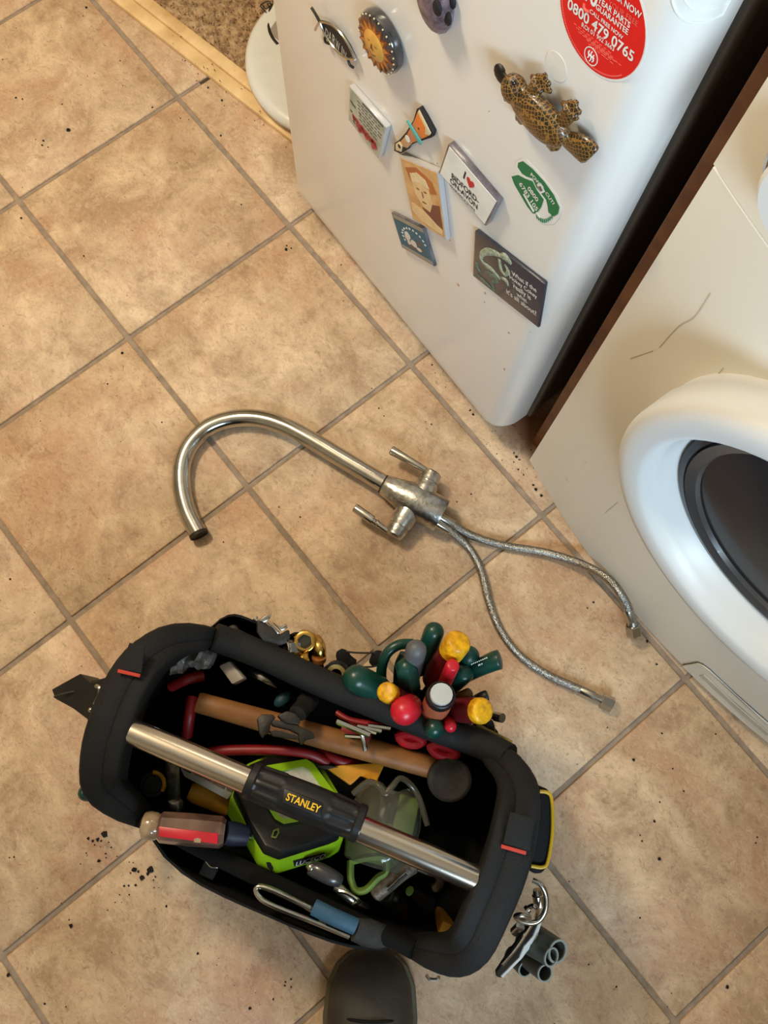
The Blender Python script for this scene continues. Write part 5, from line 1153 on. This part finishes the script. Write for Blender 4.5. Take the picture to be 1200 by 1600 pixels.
# worn pipe cutter
t = tool('pipe_cutter', at(620, 1380, .15), 'worn grey brown pipe cutter lying near the goggles', 'pipe cutter')
bm = B(); P = spline([at(*p) for p in ((584, 1398, .205), (604, 1382, .21), (628, 1362, .212), (648, 1350, .208))], 5); n = len(P); add_tube(bm, P, [.008] + [.0105] * (n - 2) + [.008], 12, flat=.8, up=UP); solid('frame', bm, M['wornmetal'], t)
bm = B(); add_tube(bm, spline([at(*p) for p in ((650, 1352, .205), (668, 1360, .205), (684, 1366, .20), (688, 1380, .19), (680, 1388, .18))], 5), .0055, 10); solid('hook', bm, M['wornmetal'], t)
bm = B(); add_lathe(bm, at(600, 1395, .19), at(625, 1412, .16), [(0, .011), (0.5, .014), (1, .012)], 14); add_ball(bm, at(618, 1404, .19), .006, 10); solid('roller', bm, M['castblack'], t)
bm = B(); add_tube(bm, [at(*p) for p in ((606, 1392, .222), (616, 1384, .224), (626, 1374, .225), (636, 1366, .225))], [.0016, .002, .002, .0016], 8); solid('thread_line', bm, M['dirtyblack'], t)
bm = B(); add_lathe(bm, at(640, 1392, .18), at(668, 1412, .15), [(0, .006), (0.8, .009), (1, .011)], 14); solid('knob', bm, M['steel'], t)
t = tool('marker_pen', at(622, 1420, .1), 'short red pen end below the pipe cutter', 'pen')
bm = B(); add_lathe(bm, at(620, 1408, .15), at(626, 1432, .11), [(0, .010), (0.9, .011), (1, .008)], 16); solid('cap', bm, M['darkred'], t)
t = tool('folding_rule', at(695, 1450, .08), 'dull yellow rule end standing inside the right end', 'rule')
bm = B(); add_box(bm, at(695, 1455, .10), (.014, .018, .045), (BU, BV, UP), bev=.002); solid('leaf', bm, bpy.data.materials['dull_yellow'], t)

# locking pliers with spring clamp below the work light
t = tool('locking_pliers', at(515, 1375, .19), 'bright steel locking pliers below the work light', 'pliers')
bm = B(); P = spline([at(*p) for p in ((484, 1356, .228), (500, 1362, .232), (520, 1372, .232), (532, 1378, .228))], 5); n = len(P); add_tube(bm, P, [.004 + .006 * math.sin(math.pi * (.25 + .6 * i / (n - 1))) for i in range(n)], 12, flat=.7, up=UP); solid('handle', bm, M['darkgrey'], t)
bm = B(); add_ball(bm, at(486, 1355, .230), .0065, 12); solid('adjusting_screw', bm, M['steel'], t)
bm = B(); add_tube(bm, spline([at(*p) for p in ((524, 1384, .222), (545, 1402, .222), (560, 1414, .216), (572, 1420, .208))], 5), .0062, 10, flat=.6, up=UP); solid('jaw', bm, M['steel'], t)
bm = B(); add_tube(bm, spline([at(*p) for p in ((530, 1392, .226), (544, 1396, .228), (560, 1408, .226), (552, 1414, .222))], 5), .0026, 8); solid('release_lever', bm, M['chrome'], t)

# junior hacksaw of bent steel rod in the near pocket
t = tool('hacksaw', at(480, 1425, .2), 'bent steel rod hacksaw with blue grip in the near pocket', 'hacksaw')
bm = B(); add_tube(bm, spline([at(*p) for p in ((508, 1430, .238), (470, 1411, .244), (430, 1392, .246), (408, 1385, .246), (400, 1389, .246), (406, 1402, .246), (425, 1414, .246), (480, 1436, .244), (546, 1463, .238))], 6), .0033, 12); solid('rod_frame', bm, M['chrome'], t)
bm = B(); P = spline([at(*p) for p in ((490, 1417, .244), (520, 1432, .246), (556, 1448, .242))], 5); add_tube(bm, P, .0095, 12, flat=.6, up=UP); solid('grip', bm, M['blue'], t)
bm = B(); add_lathe(bm, at(555, 1452, .242), at(612, 1468, .221), [(0, .013), (0.3, .0155), (0.7, .014), (1, .008)], 14, flat=.55); solid('grip_end', bm, M['dirtyblack'], t)
bm = B(); add_tube(bm, [at(476, 1417, .242), at(505, 1436, .242)], .002, 8); add_tube(bm, [at(500, 1434, .244), at(512, 1439, .244)], .0035, 8); solid('blade_pin', bm, M['steel'], t)

# things hanging on the right end
t = tool('carabiner', at(840, 1400, .16), 'steel carabiner loop hanging at the right end of the bag', 'carabiner')
bm = B(); add_tube(bm, spline([at(*p) for p in ((832, 1375, .21), (845, 1382, .212), (853, 1400, .21), (852, 1422, .208), (842, 1438, .205), (828, 1442, .205), (812, 1438, .208), (806, 1432, .212), (815, 1430, .216), (828, 1434, .212))], 6), .0034, 12); solid('loop', bm, M['steel'], t)
bm = B(); add_lathe(bm, at(839, 1390, .19), at(843, 1414, .185), [(0, .005), (0.3, .0062), (0.35, .0075), (1, .0075)], 16); solid('screw_gate', bm, M['steel'], t)
bm = B(); add_tube(bm, spline([at(*p) for p in ((822, 1420, .19), (834, 1415, .20), (840, 1424, .195), (838, 1434, .19))], 5), .0028, 10); solid('link', bm, M['chrome'], t)
bm = B(); add_lathe(bm, at(804, 1456, .19), at(813, 1447, .20), [(0, .006), (1, .006)], 12); add_lathe(bm, at(822, 1423, .205), at(826, 1419, .205), [(0, .005), (1, .005)], 12); solid('swivel', bm, M['steel'], t)
t = tool('step_gauge', at(815, 1485, .15), 'white edged notched steel gauge hanging beside the grey pipes', 'gauge')
pl = Plane(at(815, 1480, .19), (0.75, 0.3, 0.75)); T6 = lambda pts: [(660 + x / 5, 1350 + y / 5) for x, y in pts]
bm = B(); add_slab(bm, pl, T6([(585, 845), (680, 700), (740, 620), (850, 470), (930, 445), (920, 490), (895, 545), (905, 580), (845, 630), (835, 665), (810, 690), (790, 720), (720, 790), (620, 890), (590, 885)]), -0.004, 0.0, 0.0006); solid('plate', bm, M['castblack'], t)
bm = B(); add_slab(bm, pl, T6([(915, 452), (932, 450), (905, 545), (906, 575), (845, 632), (832, 668), (812, 690), (780, 735), (628, 890), (615, 876), (760, 730), (800, 640), (870, 560)]), -0.001, 0.0012); solid('white_edge', bm, M['whiteprint'], t, smooth=0)
bm = B(); add_tube(bm, spline([pl.pt(*p, 0.004) for p in T6([(620, 790), (700, 700), (760, 620), (850, 480)])], 5), .0022, 8); solid('rod', bm, M['steel'], t)
PG = 'grey plastic pipe offcuts at the right end'
for k, (a, b_, r, lab) in enumerate((((825, 1455, .14), (872, 1487, .19), .0145, 'grey pipe offcut, widest and rightmost at the bag end'), ((815, 1470, .15), (862, 1496, .195), .0115, 'grey pipe offcut lying in front of the widest one'), ((812, 1490, .13), (852, 1521, .185), .0105, 'grey pipe offcut nearest the bottom of the picture'), ((800, 1490, .12), (822, 1514, .15), .011, 'grey pipe offcut tucked behind the notched gauge'))):
    t = tool('pipe_offcut', at(*a), lab, 'pipe', PG); p0, p1 = at(*a), at(*b_)
    bm = B(); add_lathe(bm, p0, p1, [(0, r), (0.97, r), (0.97, r * .9), (0.1, r * .8)], 24, inner=False); solid('pipe', bm, M['greygreen'], t)
    bm = B(); add_lathe(bm, p0.lerp(p1, .96), p1, [(0, r), (1, r), (1, r * .82), (0, r * .82)], 24, inner=True); solid('cut_edge', bm, M['pipecut'], t)
# left side holster and green ball
t = tool('tool_holster', at(120, 1085, .15), 'black clip-on tool holster sticking out of the left end', 'holster')
bm = B(); lo_, hi_ = [], []
Q = [(80, 1077), (125, 1052), (140, 1066), (152, 1063), (164, 1058), (170, 1064), (163, 1090), (140, 1136), (136, 1124), (112, 1106), (86, 1092)]
hi_ = [at(x, y, .205 + .0006 * (x - 80)) for x, y in Q]; add_prism(bm, [p - UP * .05 + BU * .008 for p in hi_], hi_, .002); solid('pouch', bm, M['rubber'], t)
bm = B(); add_tube(bm, spline([at(*p) for p in ((85, 1089, .222), (105, 1083, .224), (126, 1078, .226), (142, 1066, .232))], 4), .0018, 8); solid('edge_fold', bm, M['castblack'], t)
bm = B(); add_tube(bm, spline([at(*p) for p in ((150, 1072, .262), (156, 1076, .265), (155, 1086, .262), (148, 1100, .256))], 5), .0026, 8); solid('clip', bm, M['steel'], t)
bm = B(); a, b_ = at(140, 1085, .232), bp(-.256, .035, .236); add_tube(bm, [a, a.lerp(b_, .5), b_], [.016, .018, .018], 12, flat=.35, up=UP); solid('belt_loop', bm, M['rubber'], t)
for p in ((164, 1078, .262), (142, 1109, .252)):
    bm = B(); add_ball(bm, at(*p), .0035, 10); solid('rivet', bm, M['steel'], t)
t = tool('screwdriver', at(140, 1243, .15), 'dark green ball handle end poking out at the left corner', 'screwdriver')
bm = B(); add_lathe(bm, at(176, 1226, .14), at(127, 1241, .222), [(0, .008), (0.4, .011)] + dome(.75, 1, .0115, .08), 16); solid('handle', bm, M['green'], t)

# ------------------------------------------------------------------ the person taking the picture: one shoe toe shows at the bottom edge
toe0, heel0 = at(582, 1488, .03), at(572, 1788, .03); toe0.z = heel0.z = 0
sd2 = (heel0 - toe0).normalized(); sw = UP.cross(sd2)             # sd2 points back to the heel, sw to one side
if sw.dot(CAMROT.transposed() @ V((1, 0, 0))) < 0: sw = -sw        # make sw the person's right
ps = thing('person', toe0 + sd2 * 0.26 - sw * 0.12, 'person standing at the bottom edge, only the toe of one dark worn shoe showing', 'person')
wid = [(0.0, .012), (0.006, .030), (0.02, .046), (0.045, .057), (0.085, .061), (0.12, .058), (0.17, .045), (0.22, .040), (0.265, .038), (0.285, .030), (0.295, .012)]
hgt = [.022, .030, .044, .056, .064, .072, .088, .098, .098, .094, .07]
def shoe(toe):
    bm = B(); rings = []
    for (d, w_), h in zip(wid, hgt):
        rings.append([toe + sd2 * d + sw * math.copysign(abs(math.cos(a)) ** .7, math.cos(a)) * w_ * .97 + UP * (.016 + (h - .016) * max(math.sin(a), 0) ** .75 - (.002 if math.sin(a) < 0 else 0)) for a in [2 * math.pi * k / 24 for k in range(24)]])
    add_rings(bm, rings); up_ = solid('shoe', bm, M['boot'], ps, smooth=70)
    ol = [(-0.004, .006)] + [(d, w_ + .004) for d, w_ in wid] + [(0.300, .006)]
    loop = [toe + sd2 * d + sw * w_ for d, w_ in ol] + [toe + sd2 * d - sw * w_ for d, w_ in reversed(ol)]
    bm = B(); add_prism(bm, [p + UP * .001 for p in loop], [p + UP * .018 for p in loop], .003); solid('sole', bm, M['sole'], up_)
    bm = B(); add_tube(bm, spline([toe + sd2 * .075 + sw * x + UP * z for x, z in ((-.05, .036), (-.03, .057), (0, .0645), (.03, .057), (.05, .036))], 5), .0022, 8); solid('toe_cap_seam', bm, M['fabric'], up_)
    for k in range(3):
        bm = B(); d = .105 + k * .018; add_tube(bm, spline([toe + sd2 * d + sw * x + UP * z for x, z in ((-.026, .068 + k * .006), (0, .078 + k * .008), (.026, .068 + k * .006))], 4), .0022, 8); solid('lace', bm, M['rubber'], up_)
toeR = toe0 - sw * 0.25 + sd2 * 0.16
shoe(toe0); shoe(toeR)   # the second foot stands further back, out of the picture
def figure():
    ctr = toe0 + sd2 * 0.31 - sw * 0.125
    def P(f, s, z): return ctr - sd2 * f + sw * s + UP * z       # forward, right, up
    vs, es, rs = [], [], []
    def chain(start, pts):
        prev = start
        for f, s, z, r in pts:
            vs.append(P(f, s, z)); rs.append(r); i = len(vs) - 1
            if prev is not None: es.append((prev, i))
            prev = i
        return prev
    pelvis = chain(None, [(0, 0, 0.96, .145)]); chest = chain(pelvis, [(0, 0, 1.10, .140), (0.01, 0, 1.26, .150), (0.0, 0, 1.40, .140)])
    chain(chest, [(0.0, 0, 1.50, .060), (0.03, 0, 1.58, .075), (0.045, 0, 1.66, .092), (0.04, 0, 1.72, .075)])
    for sgn, back in ((1, 0.06), (-1, -0.09)):
        chain(pelvis, [(0.0, .095 * sgn, 0.88, .098), (0.02 + back * .5, .11 * sgn, 0.50, .066), (back, .122 * sgn, 0.28, .060), (0.045 + back, .124 * sgn, 0.085, .045)])
        wr = chain(chest, [(0, .16 * sgn, 1.40, .070), (-.01, .215 * sgn, 1.32, .060), (-.04, .25 * sgn, 1.10, .046), (.05, .26 * sgn, .90, .034), (.075, .262 * sgn, .82, .032)])
        for q in range(4): chain(wr, [(.085 + .016 * (q - 1.5), .264 * sgn, .775, .010), (.10 + .018 * (q - 1.5), .262 * sgn, .735 - .004 * (1.5 - abs(q - 1.5)), .0088), (.112 + .016 * (q - 1.5), .254 * sgn, .705, .0075)])
        chain(wr, [(.115, .250 * sgn, .80, .011), (.135, .243 * sgn, .765, .009)])
    me = bpy.data.meshes.new('tmp'); me.from_pydata(vs, es, []); ob = bpy.data.objects.new('tmp', me); COL.objects.link(ob)
    ob.modifiers.new('skin', 'SKIN'); sv = me.skin_vertices[0].data
    for i, r in enumerate(rs): sv[i].radius = (r, r)
    sv[0].use_root = True
    sb = ob.modifiers.new('sub', 'SUBSURF'); sb.levels = 2
    dg = DG(); dg.update(); m2 = bpy.data.meshes.new_from_object(ob.evaluated_get(dg)); bpy.data.objects.remove(ob)
    b2 = B(); b2.from_mesh(m2); bpy.data.meshes.remove(m2); return b2
bm = figure(); o = solid('body', bm, mat('trousers', c(44, 46, 54), 0.85, scale=60), ps, smooth=180)
o.data.materials.append(mat('jumper', c(70, 66, 60), 0.9, scale=60)); o.data.materials.append(mat('skin', c(196, 148, 122), 0.55, var=0.08))
for f in o.data.polygons:
    z = f.center.z + o.matrix_basis.translation.z + ps.location.z
    lat = abs((f.center + ps.location - (toe0 + sd2 * 0.31 - sw * 0.125)).dot(sw))
    f.material_index = 2 if z > 1.50 or (z < 0.84 and lat > 0.21) else 1 if (z > 0.98 or lat > 0.20) else 0

# ------------------------------------------------------------------ crumbs of dirt on the tiles
SP = [(97, 163, 1.6), (25, 153, 2), (35, 155, 1.6), (107, 203, 4.5), (188, 95, 1.2), (192, 134, 1), (4, 93, 1.6), (68, 220, 2.2), (66, 227, 1.8), (75, 230, 1.4), (56, 218, 1.2), (238, 168, 1.6), (325, 137, 2), (347, 157, 2.2), (377, 320, 1.6), (376, 343, 1), (135, 12, 2.2), (130, 25, 1.2), (35, 293, 1), (33, 341, 2), (131, 400, 1.6), (191, 552, 2.4), (207, 360, .9), (168, 600, 1.5), (253, 660, 1.4), (246, 590, 1), (16, 905, 1.6), (217, 980, 1), (282, 185, 1.3), (295, 187, 1.2), (345, 212, 2),
      (138, 1310, 2.6), (145, 1314, 2), (153, 1312, 3), (163, 1303, 4.8), (158, 1314, 1.6), (155, 1345, 2.6), (165, 1334, 1.5), (166, 1340, 1.2), (135, 1333, 1.2), (136, 1337, .9), (174, 1324, 1.4), (183, 1338, 1), (126, 1350, .9), (143, 1358, .8), (170, 1316, 1.2), (148, 1320, 1.2), (202, 1347, 1), (208, 1348, .9), (210, 1358, 3.6), (216, 1362, 2), (204, 1364, 1.2), (222, 1371, 4.0), (235, 1359, 5.2), (231, 1365, 2.4), (243, 1370, 1.5), (240, 1375, 1.2), (212, 1383, 1.7), (201, 1384, 1.5), (194, 1384, 1.8), (202, 1398, 1.5), (187, 1398, 1), (190, 1410, .8), (168, 1422, 1.1), (180, 1410, .9), (241, 1387, 1.1), (248, 1387, .9), (260, 1416, 1.6), (263, 1371, .8), (242, 1420, .8), (108, 1437, 1.2), (111, 1446, 3.2), (15, 1340, 1.1), (22, 1339, 1.4), (309, 1490, 1.8), (103, 1573, 1.3), (70, 1568, 1.6), (13, 1523, 3),
      (391, 1575, 2.4), (427, 1561, 1.8), (446, 1534, 1.5), (455, 1530, 1.5), (455, 1542, 1.4), (445, 1540, 1.6), (581, 607, 1.1), (592, 638, 1.4), (600, 650, 1.2), (665, 659, 1), (674, 663, 1.4), (675, 570, 1.6), (735, 641, 1.5), (739, 648, 2.2), (734, 642, 1.5), (803, 708, 1.6), (807, 714, 2.6), (810, 734, 1.4), (818, 742, 1.4), (714, 784, 1.2), (736, 772, 1.5), (696, 605, 1), (837, 765, 3), (833, 758, 2), (846, 775, 2.6), (680, 583, 1), (488, 743, 1), (918, 950, 1.4), (927, 941, 1.8), (1011, 1002, 2.2), (1026, 1038, 1.8), (1034, 1146, 1.9), (1118, 1147, 1.4), (990, 1187, 2.2), (1051, 1201, 1.4), (1068, 1236, 1.6), (1022, 1283, 2.4), (1031, 1253, 1.4), (949, 1137, 1.2), (1003, 1314, 1.6), (1000, 1305, 1.3), (1030, 1342, 2.6), (1183, 1308, 1.6), (1181, 1317, 1.4), (1000, 1434, 1.4), (1136, 1542, 2.6), (963, 1542, 1.4), (866, 1600, 1.4), (889, 1377, 1.3), (920, 1507, 1.4), (469, 808, 1.3), (466, 815, .8), (349, 847, 1.2), (436, 792, 1.4), (447, 390, 2.8), (455, 388, 1.6), (537, 470, 1), (552, 530, .9), (533, 414, 1.4), (448, 384, 1.5)]
bm = B()
def crumb(p, r):
    t_ = bmesh.new(); bmesh.ops.create_icosphere(t_, subdivisions=1, radius=1)
    for v in t_.verts: v.co = V((v.co.x * random.uniform(.6, 1.4), v.co.y * random.uniform(.5, 1.4), v.co.z * .45 + .3)) * r
    rot = Matrix.Rotation(random.uniform(0, 6.28), 3, 'Z')
    for v in t_.verts: v.co = rot @ v.co + p
    merge(bm, t_)
for x, y, s in SP: crumb(at(x, y, 0.0003), s * 0.00098)
for k in range(330):
    x, y = random.uniform(0, 1200), random.uniform(0, 1600); p = at(x, y, 0.0002)
    if (p - S0).dot(SN) > -0.003 and p.x < 0.33: continue
    if p.y > 0.0 and p.x > 0.3: continue
    crumb(p, random.uniform(.0003, .0009))
for k in range(70):   # dust along the threshold and the appliance feet
    if k < 40: p = S0 + SD * random.uniform(0.15, 0.46) + SN * random.gauss(0.004, 0.014)
    else: p = V((random.uniform(0.83, 0.93), random.uniform(0.005, 0.07), 0))
    p.z = 0.0003 if (p - S0).dot(SN) < 0 or p.x > 0.4 else 0.012
    crumb(p, random.uniform(.0005, .0013))
cr = solid('dirt_crumbs', bm, M['dirt'], origin=(0.7, -0.5, 0), smooth=0); tag(cr, 'black dirt crumbs scattered over the beige floor tiles', 'dirt', kind='stuff')
